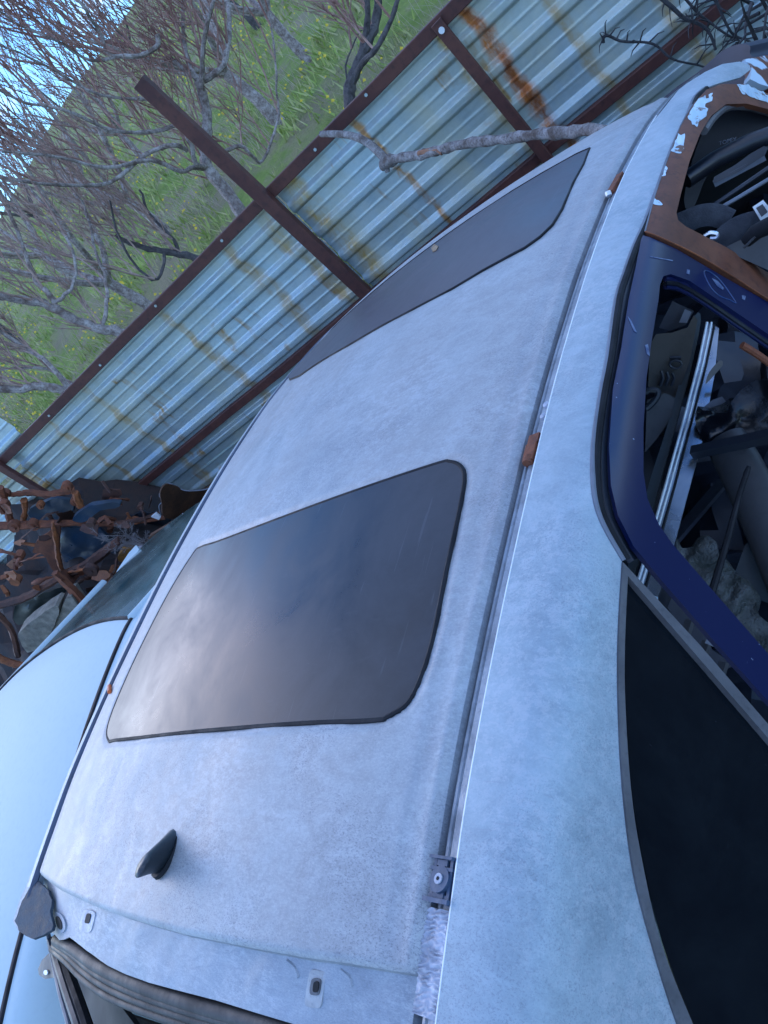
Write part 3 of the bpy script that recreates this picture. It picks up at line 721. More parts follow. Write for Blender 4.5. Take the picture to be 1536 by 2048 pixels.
def disc_px(px, py, rx_, ry_, rot, hit, off, name, mat, par, n=20, th=.002, pw=2.):
    pts = []
    for k in range(n):
        a = 2 * math.pi * k / n; ca, sa = math.cos(a), math.sin(a)
        x = rx_ * math.copysign(abs(ca) ** (2 / pw), ca); y = ry_ * math.copysign(abs(sa) ** (2 / pw), sa)
        pts.append((px + x * math.cos(rot) - y * math.sin(rot), py + x * math.sin(rot) + y * math.cos(rot)))
    return sheet(pts, lambda a, b: hit(a, b, off), th, 30, CV).build(name, mat, par)
disc_px(116, 1845, 13, 22, -.35, hchan, .003, 'hinge_plate', M_CHAN, chan, th=.004)
disc_px(117, 1846, 5, 14, -.3, hchan, .0045, 'hinge_hole', M_DK, chan)
disc_px(174, 1842, 13, 22, .25, hchan, .0012, 'slot_plate', M_SEALANT, chan, pw=5)
disc_px(175, 1837, 4.5, 10, .25, hchan, .0026, 'slot', M_DK, chan, pw=4)
disc_px(630, 1978, 17, 38, .15, hchan, .0012, 'slot_plate', simple('grimy_plate', (.36, .39, .42), .6, 0, .35, 30, .3), chan, pw=6)
disc_px(630, 1974, 10, 17, .15, hchan, .0030, 'slot_ring', M_TRIM, chan, pw=4)
disc_px(631, 1974, 5.5, 11, .15, hchan, .0045, 'slot', M_DK, chan, pw=3)
for (x, y) in ((600, 1932), (708, 1950)):
    pxtube([(x - 24, y - 10), (x - 8, y + 4), (x - 2, y + 22)], lambda a, b: hchan(a, b, -.001), [.004, .005, .003] if False else .0035, 'pressing', M_CHAN, chan)
# black crumpled sealant at the left corner
q = sheet([(76, 1762), (96, 1780), (104, 1800), (100, 1822), (106, 1850), (104, 1860), (88, 1870), (66, 1878), (52, 1872), (38, 1862), (30, 1842), (44, 1802), (60, 1772)], lambda a, b: hplane(a, b, -.036), .006, 8, CV)
for v in q.v: v.z += .003 * noise.noise((v.x * 60, v.y * 25, 1))
q.build('corner_seam', simple('dark_folded_sealant', (.03, .045, .065), .7, 0, .5, 40, .8, (.07, .10, .13), spec=.2), car, ang=80)
# rubber seal of three beads
sc = [(105, 1895), (137, 1918), (176, 1953), (230, 1982), (300, 2012), (380, 2040), (470, 2066), (560, 2096), (660, 2140), (760, 2200)]
sc = [(112, 1884), (146, 1904), (186, 1936), (240, 1965), (310, 1993), (400, 2022), (500, 2050), (600, 2080), (700, 2130), (800, 2200)]
for dx, dy, rr, off in ((6, -9, .012, -.015), (-3, 6, .0065, -.012), (-11, 17, .0065, -.016), (-20, 29, .007, -.022)):
    pxtube([(x + dx * (.4 + .6 * min(1, i / 3)), y + dy * (.5 + .5 * min(1, i / 3))) for i, (x, y) in enumerate(sc)], lambda a, b: hchan(a, b, off), rr, 'tailgate_seal', M_RUB, car, 10)
# inner rear pillar trims at the lower left, dark
def hch2(off): return lambda a, b: hchan(a, b, off)
for px_, rr, off, mt, nm in (([(103, 1880), (118, 1930), (135, 1985), (160, 2060), (190, 2160)], .010, -.05, M_SLATE, 'rear_pillar_gutter'), ([(118, 1895), (136, 1945), (158, 2005), (180, 2070), (210, 2160)], .011, -.06, M_BLK, 'rear_pillar_gutter'), ([(96, 1868), (104, 1910), (120, 1985), (140, 2060), (160, 2160)], .005, -.045, M_LGREY, 'rear_pillar_flange')):
    pxtube(px_, hch2(off), rr, nm, mt, car)
sheet([(128, 1915), (185, 1975), (240, 2010), (270, 2050), (300, 2120), (190, 2160), (160, 2040), (140, 1960)], hch2(-.12), .01, 20, CV).build('rear_pillar_trim', simple('teal_black_trim', (.006, .014, .022), .6, 0, .5, 4, .2), car)
sheet([(200, 2010), (300, 2045), (420, 2080), (560, 2120), (700, 2180), (760, 2300), (600, 2400), (150, 2400), (160, 2100)], hch2(-.20), .01, 40, CV).build('dark_load_sheet', M_VOID, car)  # added dark sheet, stands in for the shade of the open load space
hg = sheet([(96, 1908), (84, 1920), (76, 1938), (78, 1950), (90, 1958), (110, 1955), (122, 1953), (116, 1925), (107, 1898)], hch2(-.045), .004, 8, CV).build('hinge_bracket', M_SLATE, car, ang=40)
disc_px(91, 1945, 4, 5, 0, lambda a, b, o: hchan(a, b, o), -.041, 'bolt_hole', M_EDGE, hg)

# ---- antenna stub
bc = hroof(333, 1702); tip = None
cc = cray(277, 1737); k = (zroof(bc.x - .04, bc.y) + .058 - CC.z) / cc.z; p = CC + cc * k; tip = Vector((p.x, p.y, p.z + ZR))
def loft(c0, c1, n=14, m=12, L0=.034, L1=.015, w0=.024, w1=.014):
    mb = MB()
    for i in range(m + 1):
        f = i / m; c = c0.lerp(c1, f); e = 1 if f < .85 else math.sqrt(max(0.02, 1 - ((f - .85) / .15) ** 2)); L = lerp(L0, L1, f ** .8) * e; w = lerp(w0, w1, f ** .8) * e
        for k in range(n):
            a = 2 * math.pi * k / n; mb.v.append(c + Vector((math.cos(a) * L, math.sin(a) * w, 0)))
    for i in range(m):
        for k in range(n): mb.f.append((i * n + k, i * n + (k + 1) % n, (i + 1) * n + (k + 1) % n, (i + 1) * n + k))
    mb.f.append(tuple(m * n + k for k in range(n))); return mb
M_ANT = simple('dark_antenna_plastic', (.022, .032, .042), .3, 0, .4, 10, .1)
ant = loft(bc + Vector((0, 0, .003)), tip).build('antenna', M_ANT, car, ang=60); ant['label'] = 'short black antenna stub on the rear of the roof'
q = loft(bc + Vector((0, 0, -.003)), bc + Vector((0, 0, .006)), 20, 3, .041, .039, .028, .026); q.build('rubber_base', M_BLK, ant)

# ---- bits in the roof ditch
def dz(s, t, h): return Vector((s, dm(t), zedge(s) + h + ZR))
def ditch_bracket(pxs, label, name, mat):
    pass
def s_at(px, py):
    c = cray(px, py); k = (-.012 - CC.y) / c.y; return (CC + c * k).x
s0, s1 = s_at(1056, 916), s_at(1072, 864)
q = MB(); q.bar(dz(s0, -.014, -.004), dz(lerp(s0, s1, .62), -.014, -.004), .018, .012); q.bar(dz(lerp(s0, s1, .65), -.014, -.005), dz(s1, -.014, -.005), .018, .010); q.tube([dz(s0 - .004, -.014, -.002), dz(s0 + .008, -.014, -.002)], .008, 10)
q.build('roof_clip', M_RUST, car)['label'] = 'rusty clip in the roof ditch near the sunroof'
s0, s1 = s_at(1228, 378), s_at(1246, 348)
q = MB(); q.bar(dz(s0, -.010, -.003), dz(s1, -.014, -.003), .014, .010); c1 = q.build('roof_clip', M_RUST, car); c1['label'] = 'rusty clip in the roof ditch near the front glass'
q = MB(); q.tube([dz(s0 - .004, -.008, -.004), dz(s0 + .002, -.008, .002)], .006, 8); q.build('bolt', M_EDGE, c1)
for (x, y) in ((1089, 805), (1083, 828)):
    s = s_at(x, y); q = MB(); q.tube([dz(s, -.017, -.007), dz(s, -.017, -.003), dz(s, -.017, -.001)], [.006, .005, .001], 10); q.build('sealant_drop', M_SEALANT, car)
s0, s1 = s_at(880, 1806), s_at(896, 1712); M_BRK = simple('blue_grey_bracket', (.05, .085, .15), .45, .1, .4, 12, .2)
q = MB()
for f0, f1, w, z in ((0, .10, .029, .002), (.12, .30, .012, -.002), (.12, .2, .024, -.003), (.70, .78, .026, -.002), (.8, .93, .012, -.002), (.93, 1, .027, .002)):
    q.bar(dz(lerp(s0, s1, f0), -.010, z), dz(lerp(s0, s1, f1), -.010, z), w * 1.25, .006)
q.bar(dz(s0, -.002, -.004), dz(s1, -.002, -.004), .004, .008); q.bar(dz(s0, -.0195, -.004), dz(s1, -.0195, -.004), .004, .008)
sm = lerp(s0, s1, .5); q.tube([dz(sm, -.010, -.016), dz(sm, -.010, .003)], .0135, 20)
br = q.build('roof_bracket', M_BRK, car, ang=30); br['label'] = 'blue grey plastic bracket with round washer in the roof ditch'
q = MB(); q.tube([dz(sm, -.010, .001), dz(sm, -.010, .0045)], .0055, 14); w_ = q.build('washer', M_SEALANT, br)
q = MB(); q.tube([dz(sm, -.010, .003), dz(sm, -.010, .005)], .002, 10); q.build('screw_hole', M_DK, br)
# wrinkled sealant at the rear end of the ditch
mb = MB(); s1 = s_at(880, 1815); s0 = srear(0) - .035; NSS, NW = 150, 14
for i in range(NSS + 1):
    s = lerp(s0, s1, i / NSS)
    for j in range(NW + 1):
        t = lerp(.003, -.0215, j / NW); w_ = math.sin(s * 1150 + 6 * noise.noise((s * 45, t * 70, 0)) + 5 * noise.noise((s * 130, t * 200, 3)) + t * 190) * (.55 + .6 * noise.noise((s * 40, t * 110, 6)))
        mb.v.append(dz(s, t, -.004 + .0022 * w_ + .002 * noise.noise((s * 90, t * 120, 4))))
for i in range(NSS):
    for j in range(NW): k = i * (NW + 1) + j; mb.f.append((k, k + 1, k + NW + 2, k + NW + 1))
mb.build('ditch_sealant', M_SEALANT, car, ang=80)
lf = sheet([(862, 496), (868, 488), (876, 492), (872, 500), (865, 503)], lambda a, b: hroof(a, b, .005), .0015, 4, CV); lf.v = [CWL(p) for p in lf.v]; tag(lf.build('dry_leaf', simple('dry_tan_leaf', (.30, .22, .14), .8, 0, .3, 60, .2)), 'small dry tan leaf lying on the front roof glass', 'leaf')
# small orange marker on the far roof edge
pxtube([(219, 1372), (219, 1384)], lambda a, b: hroof(a, b, .004), .005, 'reflector', simple('orange_plastic', (.6, .12, .02), .4, 0, .1, 5, 0), car)

# ================================================================ SCRAP INSIDE THE CAR
def CW(p): return car_o + AXS * p.x + AXT * p.y + Vector((0, 0, p.z))     # car-local -> world
def pd(px, py, d): return CAM + ray(px, py) * d
def dplane(d0, d1=None, axis_=(0, 1), lim=(0, 1)):
    """distance varies linearly along an image direction, giving a tilted plate"""
    if d1 is None: return lambda x, y: pd(x, y, d0)
    def f(x, y):
        u = (x * axis_[0] + y * axis_[1] - lim[0]) / (lim[1] - lim[0]); return pd(x, y, lerp(d0, d1, u))
    return f
def plate(name, px, hit, th, mat, label, cat, cell=14, group=None, crumple=0, freq=30, smooth=3):
    pts = [(p.x, p.y) for p in spline([(a, b, 0) for a, b in px], smooth, True)] if smooth > 1 else px
    q = sheet(pts, hit, th, cell)
    if crumple:
        for v in q.v: v += Vector((noise.noise(v * freq), noise.noise(v * freq + Vector((7, 0, 0))), noise.noise(v * freq + Vector((0, 9, 0))))) * crumple
    o = q.build(name, mat, ang=45); tag(o, label, cat, group); return o
SC = 'scrap parts heaped inside the silver car'
# depth helper: rays at pixels here meet the window plane at about 1.15-1.6 m
# base mass of dark scrap filling the cabin
mb = MB(); NX, NY = 60, 34
for i in range(NX + 1):
    for j in range(NY + 1):
        s = lerp(-.05, 1.9, i / NX); t = lerp(-.12, 1.15, j / NY); z = .72 + .10 * noise.noise((s * 3, t * 3, 1)) + .07 * noise.noise((s * 9, t * 9, 2)) + .03 * noise.noise((s * 25, t * 25, 3))
        mb.v.append(CW(Vector((s, t, z))))
for i in range(NX):
    for j in range(NY): k = i * (NY + 1) + j; mb.f.append((k, k + NY + 1, k + NY + 2, k + 1))
q = mb.build('scrap_heap', M_BLKP, ang=20); tag(q, 'dark tangled heap of broken plastic trim filling the silver car cabin', kind='stuff')

# polished sill strip
def strip_h(x, y): return pd(x, y, lerp(1.42, 1.95, (1200 - y) / 560))
st = thing('sill_strip', tuple(strip_h(1340, 950)), 'long polished metal sill strip lying inside the cabin behind the navy door frame', 'metal strip', SC)
sheet([(1272, 1180), (1292, 1118), (1330, 985), (1365, 860), (1398, 732), (1416, 645), (1438, 656), (1430, 745), (1405, 880), (1375, 990), (1343, 1110), (1316, 1194)], strip_h, .006, 12).build('face', M_CHROME, st)
for dx, rr in ((0, .003), (9, .0025)):
    q = MB(); q.tube([strip_h(x + dx, y) - ray(x, y) * .003 for x, y in ((1272, 1176), (1292, 1110), (1330, 975), (1365, 850), (1398, 722), (1414, 645))], rr, 6); q.build('bead', M_EDGE, st)
q = MB(); q.tube([strip_h(x + 15, y) - ray(x, y) * .001 for x, y in ((1274, 1182), (1294, 1116), (1332, 980), (1365, 855), (1398, 727), (1414, 650))], .0028, 6); q.build('groove', M_BLK, st)
plate('trim_panel', [(1262, 1168), (1285, 1095), (1322, 960), (1352, 850), (1382, 735), (1402, 640), (1390, 632), (1370, 720), (1335, 850), (1300, 960), (1268, 1080), (1255, 1140)], dplane(1.50, 2.0, (0, -1), (-1180, -640)), .01, simple('teal_grey_trim', (.035, .055, .065), .5, 0, .3, 8, .1), 'narrow dark teal trim strip under the polished sill strip', 'trim strip', group=SC)
# beige pillar trim with vents
def dh(d): return dplane(d)
pt = thing('pillar_trim', tuple(pd(1345, 700, 1.9)), 'dusty beige moulded pillar trim with an embossed ring behind the navy door frame', 'car trim', SC)
sheet([(1296, 780), (1300, 690), (1312, 668), (1345, 665), (1375, 655), (1388, 630), (1395, 640), (1380, 720), (1352, 800), (1330, 795)], dh(1.88), .012, 12).build('body', simple('beige_grey_plastic', (.07, .066, .06), .7, 0, .35, 5, .3), pt)
q = MB()
for k in range(3): q.tube([pd(1322 + k * 11, 742 + k * 2, 1.868), pd(1326 + k * 11, 756, 1.868), pd(1320 + k * 11, 772, 1.868)], .004, 6)
ringp = [pd(1351 + 12 * math.cos(a), 729 + 8 * math.sin(a), 1.866) for a in [i * .5236 for i in range(13)]]; q.tube(ringp, .003, 6)
q.bar(pd(1340, 716, 1.868), pd(1362, 716, 1.868), .006, .006); q.build('vent_ribs', M_SLATE, pt)
plate('trim_panel', [(1290, 905), (1294, 800), (1330, 786), (1350, 795), (1342, 838), (1312, 880)], dh(1.82), .01, M_GREY, 'flat grey plastic panel below the beige pillar trim', 'trim panel', group=SC, smooth=1)
pxh = [(1292, 818), (1305, 806), (1315, 792), (1314, 782), (1300, 780), (1290, 785)]
q = MB(); q.tube(spline([pd(x, y, 1.79) for x, y in pxh], 4), .007, 8); tag(q.build('grab_handle', M_SLATE), 'small dark loop handle over the flat grey panel', 'handle', SC)
plate('window_winder_panel', [(1318, 655), (1345, 602), (1388, 622), (1372, 650), (1340, 662)], dh(1.95), .01, M_SLATE, 'dark slate panel with an opening at the top of the rear window', 'trim panel', group=SC, smooth=1)
plate('trim_piece', [(1358, 645), (1370, 618), (1383, 624), (1374, 646)], dh(1.92), .008, M_LGREY, 'small light grey piece at the top of the rear window', 'trim piece', group=SC, smooth=1)
plate('lever', [(1411, 768), (1418, 745), (1438, 722), (1446, 724), (1442, 735), (1424, 755)], dh(1.80), .008, simple('dusty_cream_plastic', (.17, .17, .17), .6, 0, .3, 8, .1), 'pale tapered plastic lever right of the polished strip', 'plastic lever', group=SC)
plate('trim_piece', [(1400, 820), (1425, 800), (1444, 793), (1454, 805), (1420, 816)], dh(1.78), .008, M_LGREY, 'light grey wedge of trim on the dark crumpled bumper', 'trim piece', group=SC, smooth=1)
plate('crumpled_bumper', [(1390, 870), (1396, 822), (1440, 812), (1458, 796), (1480, 790), (1545, 770), (1620, 760), (1640, 850), (1536, 865), (1470, 880), (1420, 890)], dh(1.72), .03, simple('glossy_black_plastic', (.006, .009, .015), .25, 0, .5, 10, .3), 'crumpled glossy black bumper piece in the rear window', 'bumper piece', group=SC, cell=9, crumple=.022, freq=22)
q = MB(); q.bar(pd(1385, 905, 1.68), pd(1620, 855, 1.60), .02, .02); tag(q.build('support_bar', M_SLATE), 'dark flat bar under the crumpled black bumper piece', 'bar', SC)
q = MB(); q.tube([pd(x, y, d) for x, y, d in ((1450, 880, 1.70), (1478, 930, 1.66), (1512, 1000, 1.62), (1545, 1070, 1.58), (1610, 1220, 1.52))], [.040, .042, .043, .044, .046], 18, flat=.6); tag(q.build('pillar_cover', M_GREY), 'smooth grey tapered pillar cover crossing the right side of the rear window', 'pillar cover', SC)
q = MB(); q.tube([pd(x, y, d) for x, y, d in ((1498, 932, 1.40), (1494, 944, 1.40), (1480, 985, 1.39), (1455, 1080, 1.37), (1425, 1180, 1.35), (1400, 1260, 1.34))], [.003, .0045, .0045, .0055, .006, .006], 8); tag(q.build('wiper_arm', M_BLK), 'thin black wiper arm standing up from the torn foil backed board', 'wiper arm', SC)
plate('foil_backed_board', [(1350, 1085), (1368, 1092), (1388, 1088), (1400, 1078), (1415, 1078), (1434, 1100), (1450, 1125), (1478, 1145), (1505, 1195), (1536, 1255), (1600, 1370), (1560, 1380), (1480, 1280), (1400, 1180)], dh(1.50), .012, M_CRUMP, 'torn foil backed sound board below the wiper arm', 'board', group=SC, cell=7, crumple=.016, freq=34)
q = MB(); q.bar(pd(1330, 1100, 1.62), pd(1450, 960, 1.80), .03, .008); tag(q.build('seat_rail', M_SLATE), 'flat dark rail running between the polished strip and the pillar cover', 'rail', SC)
plate('teal_panel', [(1465, 1160), (1490, 1090), (1530, 1060), (1600, 1100), (1600, 1230), (1520, 1200)], dh(1.62), .012, simple('dark_teal_paint', (.012, .03, .042), .4, 0, .5, 4, .2), 'dark teal painted panel behind the foil backed board', 'metal panel', group=SC, smooth=1)
plate('trim_panel', [(1335, 1215), (1345, 1190), (1395, 1235), (1425, 1300), (1470, 1330), (1440, 1345), (1380, 1290)], dh(1.32), .01, M_SLATE, 'dark grey ribbed trim between the quarter window and the navy frame', 'trim panel', group=SC, smooth=1)
for k in range(3):
    x, y = 1380 + k * 34, 1240 + k * 42
    q = MB(); q.bar(pd(x, y, 1.28), pd(x - 12, y + 44, 1.28), .012, .008); tag(q.build('trim_rib', M_GREY), ['upper', 'middle', 'lower'][k] + ' short grey rib in the gap beside the quarter window', 'rib', 'short ribs beside the quarter window')
plate('foil_scrap', [(1410, 1284), (1415, 1272), (1440, 1290), (1446, 1304)], dh(1.25), .003, M_LGREY, 'small pale crumpled foil scrap beside the quarter window', 'foil scrap', group=SC, smooth=1, cell=6, crumple=.003)
# front window: dashboard, airbag panel, belts
db = plate('dashboard', [(1368, 400), (1385, 320), (1410, 258), (1440, 228), (1500, 222), (1580, 250), (1600, 330), (1540, 300), (1470, 310), (1420, 340), (1385, 420)], dplane(1.95, 2.1, (1, 0), (1360, 1600)), .06, simple('soft_black_dashboard', (.010, .014, .026), .5, 0, .3, 5, .3), 'large soft black dashboard panel seen through the rusty door window', 'dashboard', group=None)
tx = bpy.data.curves.new('tag_text', 'FONT'); tx.body = 'TOPEX'; tx.size = .011; tx.extrude = .0004; tx.align_x = 'CENTER'
tmp = bpy.data.objects.new('tmp', tx); col.objects.link(tmp); bpy.context.view_layer.update()
to = bpy.data.objects.new('lettering', bpy.data.meshes.new_from_object(tmp)); col.objects.link(to); bpy.data.objects.remove(tmp); to.data.materials.clear(); to.data.materials.append(M_LGREY)
P0 = pd(1456, 286, 1.93); ex = (pd(1474, 281, 1.93) - P0).normalized(); ez = (CAM - P0).normalized(); ez = (ez - ex * ez.dot(ex)).normalized(); ey = ez.cross(ex)
mw = Matrix(((ex.x, ey.x, ez.x, P0.x), (ex.y, ey.y, ez.y, P0.y), (ex.z, ey.z, ez.z, P0.z), (0, 0, 0, 1)))
to.parent = db; to.matrix_basis = Matrix.Translation(-db.location) @ mw
q = MB(); q.tube([pd(x, y, d) for x, y, d in ((1372, 360, 1.85), (1430, 320, 1.88), (1500, 285, 1.9), (1600, 250, 1.92))], .018, 14); tag(q.build('padded_roll', M_BLKP), 'long black padded roll along the lower edge of the dashboard', 'trim roll', SC)
plate('plastic_strip', [(1426, 366), (1428, 354), (1470, 330), (1500, 308), (1528, 292), (1536, 296), (1530, 310), (1480, 342), (1434, 364)], dh(1.66), .010, M_SLATE, 'broken blue grey plastic strip with a ragged upper edge in the front window', 'plastic strip', group=SC, smooth=1, cell=8)
q = MB(); q.bar(pd(1428, 368, 1.665), pd(1530, 314, 1.665), .004, .012); tag(q.build('metal_edge', M_LGREY), 'thin bright metal edge under the broken blue grey strip', 'metal edge', SC)
q = MB(); q.tube([pd(1404, 426, 1.62), pd(1470, 382, 1.62), (pd(1560, 320, 1.64))], .004, 6); tag(q.build('metal_rod', M_SLATE), 'slim dark rod slanting across the front window, upper of two', 'rod', SC)
q = MB(); q.tube([pd(1427, 424, 1.58), pd(1475, 396, 1.58), pd(1560, 345, 1.6)], .0035, 6); tag(q.build('metal_rod', M_LGREY), 'slim bright rod slanting across the front window, lower of two', 'rod', SC)
def belt(pts, d, w, label):
    q = MB(); pp = spline([pd(x, y, d) for x, y in pts], 5); q.tube(pp, w, 8, flat=.12, up=tuple(CAM - pp[0])); tag(q.build('seat_belt', M_STRAP), label, 'seat belt', 'seat belts in the front window')
belt([(1348, 452), (1370, 444), (1400, 432), (1430, 430), (1460, 442)], 1.55, .019, 'grey belt webbing arching beside the rusty door pillar')
belt([(1436, 488), (1462, 464), (1490, 450), (1530, 442), (1580, 438)], 1.52, .019, 'grey belt webbing curving below the square white framed buckle')
bk = thing('buckle', tuple(pd(1520, 425, 1.5)), 'square white framed buckle at the edge of the front window', 'buckle', SC)
sheet([(1505, 414), (1526, 400), (1548, 425), (1524, 446)], dh(1.5), .01, 9).build('frame', M_EDGE, bk)
sheet([(1512, 416), (1525, 408), (1536, 424), (1523, 434)], dh(1.489), .003, 9).build('plate', M_GREY, bk)
q = MB(); q.tube(spline([pd(x, y, 1.5) for x, y in ((1408, 472), (1420, 466), (1434, 468), (1432, 476), (1420, 477))], 4), .0035, 6); tag(q.build('metal_hook', M_CHROME), 'small bright wire hook at the lower edge of the front window', 'hook', SC)
plate('seat_shell', [(1440, 500), (1500, 470), (1580, 455), (1600, 560), (1536, 540), (1480, 515)], dh(1.48), .02, M_GREY, 'flat grey seat shell above the rusty door sill', 'seat shell', group=SC, smooth=1)
gr = thing('grip_handle', tuple(pd(1510, 470, 1.44)), 'black ribbed grip handle lying on the grey seat shell', 'handle', SC)
q = MB(); q.tube([pd(1492, 484, 1.45), pd(1512, 464, 1.44), pd(1545, 448, 1.43), pd(1600, 420, 1.42)], [.010, .013, .014, .014], 10); q.build('grip', M_BLK, gr)
for k in range(4):
    q = MB(); x, y = 1490 + 5 * k, 487 - 5 * k; q.tube([pd(x - 2, y + 8, 1.435), pd(x + 6, y + 1, 1.43)], .002, 6); q.build('rib', M_GREY, gr)
plate('leaf_scrap', [(1392, 446), (1400, 440), (1407, 446), (1400, 454)], dh(1.6), .003, simple('dry_green_leaf', (.10, .12, .04), .7, 0, .3, 20, .2), 'small dry green leaf under the first belt webbing', 'leaf')
# jamb things seen in the thin gap between roof edge and navy frame
plate('inner_trim', [(1204, 940), (1212, 880), (1222, 1010), (1244, 1060), (1262, 1110), (1236, 1090), (1212, 1030)], dh(1.24), .006, M_SLATE, 'narrow slate inner trim in the gap above the navy frame', 'trim strip', group=SC)

# ================================================================ NEIGHBOURING PALE CAR
A2 = R(10); c2 = cray(261, 1240); P2 = CC + c2 * ((-.12 - CC.z) / c2.z)
U2 = Vector((math.cos(A2), math.sin(A2), 0)); V2 = Vector((-U2.y, U2.x, 0))
PR2 = smooth_tab([(-1.5, -.36), (-1.25, -.29), (-1.04, -.235), (-.87, -.20), (-.69, -.178), (-.42, -.142), (-.25, -.125), (-.1, -.117), (0, -.12), (.15, -.15), (.4, -.26)])
W2 = 1.26
def z2(u, v):
    e = interp(PR2, u); m = max(0, 1 - abs(2 * v / W2 - 1) ** 2.4)
    return e + .035 * m
def L2(u, v, z): p = P2 + U2 * u + V2 * v; return CW(Vector((p.x, p.y, z + ZR)))
car2 = thing('pale_car', tuple(L2(0, .6, -ZR)), 'pale ice blue car with black roof stripe parked left of the silver car', 'car')
mb = MB(); nu, nv = 60, 40
def hd(v): return .0 + .10 * (1 - (2 * v / W2 - 1) ** 2) - .03 * v / W2
for i in range(nu + 1):
    for j in range(nv + 1):
        v = W2 * j / nv; u = lerp(-1.42 + .1 * (2 * v / W2 - 1) ** 2, hd(v), i / nu); mb.v.append(L2(u, v, z2(u, v)))
for i in range(nu):
    for j in range(nv): k = i * (nv + 1) + j; mb.f.append((k, k + nv + 1, k + nv + 2, k + 1))
mb.build('roof', M_CAR2, car2)
def side2(sign, name):
    mb = MB(); prof = [(0, 0), (.03, -.002), (.06, -.008), (.09, -.025), (.115, -.06), (.14, -.12), (.18, -.25), (.24, -.45), (.30, -.55), (.33, -.75), (.31, -1.05)]
    ul = [lerp(-1.5, .1, i / 40) for i in range(41)]
    for u in ul:
        for a, b in prof:
            mb.v.append(L2(u, -a - .012 if sign < 0 else W2 + a, max(interp(PR2, u) + b, -1.2)))
    m = len(prof)
    for i in range(40):
        for j in range(m - 1): k = i * m + j; mb.f.append((k, k + 1, k + m + 1, k + m))
    mb.build(name, M_CAR2, car2)
side2(-1, 'right_side'); side2(1, 'left_side')
q = MB(); q.tube([L2(u, -.006, interp(PR2, u) + .001) for u in [lerp(-1.45, .0, i / 60) for i in range(61)]], .0115, 8, flat=.6); q.build('roof_stripe', M_BLK, car2)
# windscreen slopes down and forward from the header
mb = MB(); NU, NV = 14, 30
def ws(f, v): u = hd(v) + .012 + .80 * f; return L2(u, v, z2(hd(v), v) - .008 - .40 * f - .04 * f * (1 - f) * -1.0)
for i in range(NU + 1):
    for j in range(NV + 1): v = lerp(.0 - .05 * i / NU, W2 + .05 * i / NU, j / NV); mb.v.append(L2(hd(min(max(v, 0), W2)) + .012 + .80 * i / NU, v, z2(hd(min(max(v, 0), W2)), min(max(v, 0), W2)) - .01 - .22 * (i / NU)))
for i in range(NU):
    for j in range(NV): k = i * (NV + 1) + j; mb.f.append((k, k + NV + 1, k + NV + 2, k + 1))
mb.build('windscreen', M_GREEN, car2)
for v, nm in ((-.01, 'right'), (W2 + .01, 'left')):
    q = MB(); sg = -1 if v < 0 else 1
    q.tube([L2(hd(max(0, min(v, W2))) + .0 + .82 * f, v + sg * .06 * f, z2(hd(0), 0) - .004 - .22 * f) for f in [i / 10 for i in range(11)]], .022, 10); q.build('windscreen_pillar', M_CAR2, car2)
q = MB(); q.tube([L2(hd(v) + .008, v, z2(hd(v), v) + .001) for v in [W2 * i / 30 for i in range(31)]], .006, 6); q.build('windscreen_seal', M_BLK, car2)
def hp2(z): return lambda x, y: CW(hplane(x, y, z))
sheet([(212, 1182), (236, 1138), (258, 1105), (272, 1090), (278, 1098), (262, 1128), (246, 1155), (224, 1178)], hp2(-.30), .05, 10).build('left_wing', M_CAR2, car2)
q = sheet([(205, 1200), (222, 1176), (262, 1112), (284, 1095), (330, 1065), (372, 1030), (372, 1090), (320, 1150), (262, 1190)], hp2(-.34), .02, 9)
for v in q.v: v += Vector((0, 0, .03 * noise.noise(v * 14) + .015 * noise.noise(v * 40)))
q.build('cowl', simple('grimy_blue_cowl', (.03, .045, .085), .4, .1, .6, 16, .6, (.10, .13, .20)), car2, ang=60)
q = MB(); q.tube([CW(hplane(x, y, -.30)) for x, y in ((215, 1200), (262, 1160), (300, 1120), (330, 1100))], .005, 6); q.build('wiper', M_BLK, car2)
# dried weed lying over its windscreen
wd = thing('dried_weed', tuple(FP(255, 1085, 2.75)), 'dried grey weed sprig standing over the windscreen edge of the pale car', 'weed')
q = MB(); rn = random.Random(5)
def sprig(p, d, L, r, depth):
    e = p + d * L; mid = p.lerp(e, .5) + Vector((rn.uniform(-1, 1), rn.uniform(-1, 1), rn.uniform(-1, 1))) * L * .12
    q.tube([p, mid, e], [r, r * .8, r * .6], 4, False)
    if depth == 0: return
    for k in range(4):
        f = rn.uniform(.3, 1); b = p.lerp(e, f); nd = (d + Vector((rn.uniform(-1, 1), rn.uniform(-1, 1), rn.uniform(-1, 1))) * .9).normalized(); sprig(b, nd, L * rn.uniform(.4, .65), r * .65, depth - 1)
b0 = FP(300, 1090, 2.7)
for tgt in ((200, 1065), (215, 1085), (235, 1060), (250, 1100), (270, 1070), (290, 1068), (235, 1085)):
    e = FP(*tgt, 2.7 + rn.uniform(-.1, .1)); sprig(b0 + (e - b0) * .25 * rn.random(), (e - b0).normalized(), (e - b0).length * .55, .0025, 4)
q.build('stems', simple('dry_grey_stem', (.22, .20, .20), .8, 0, .3, 20, .1), wd)

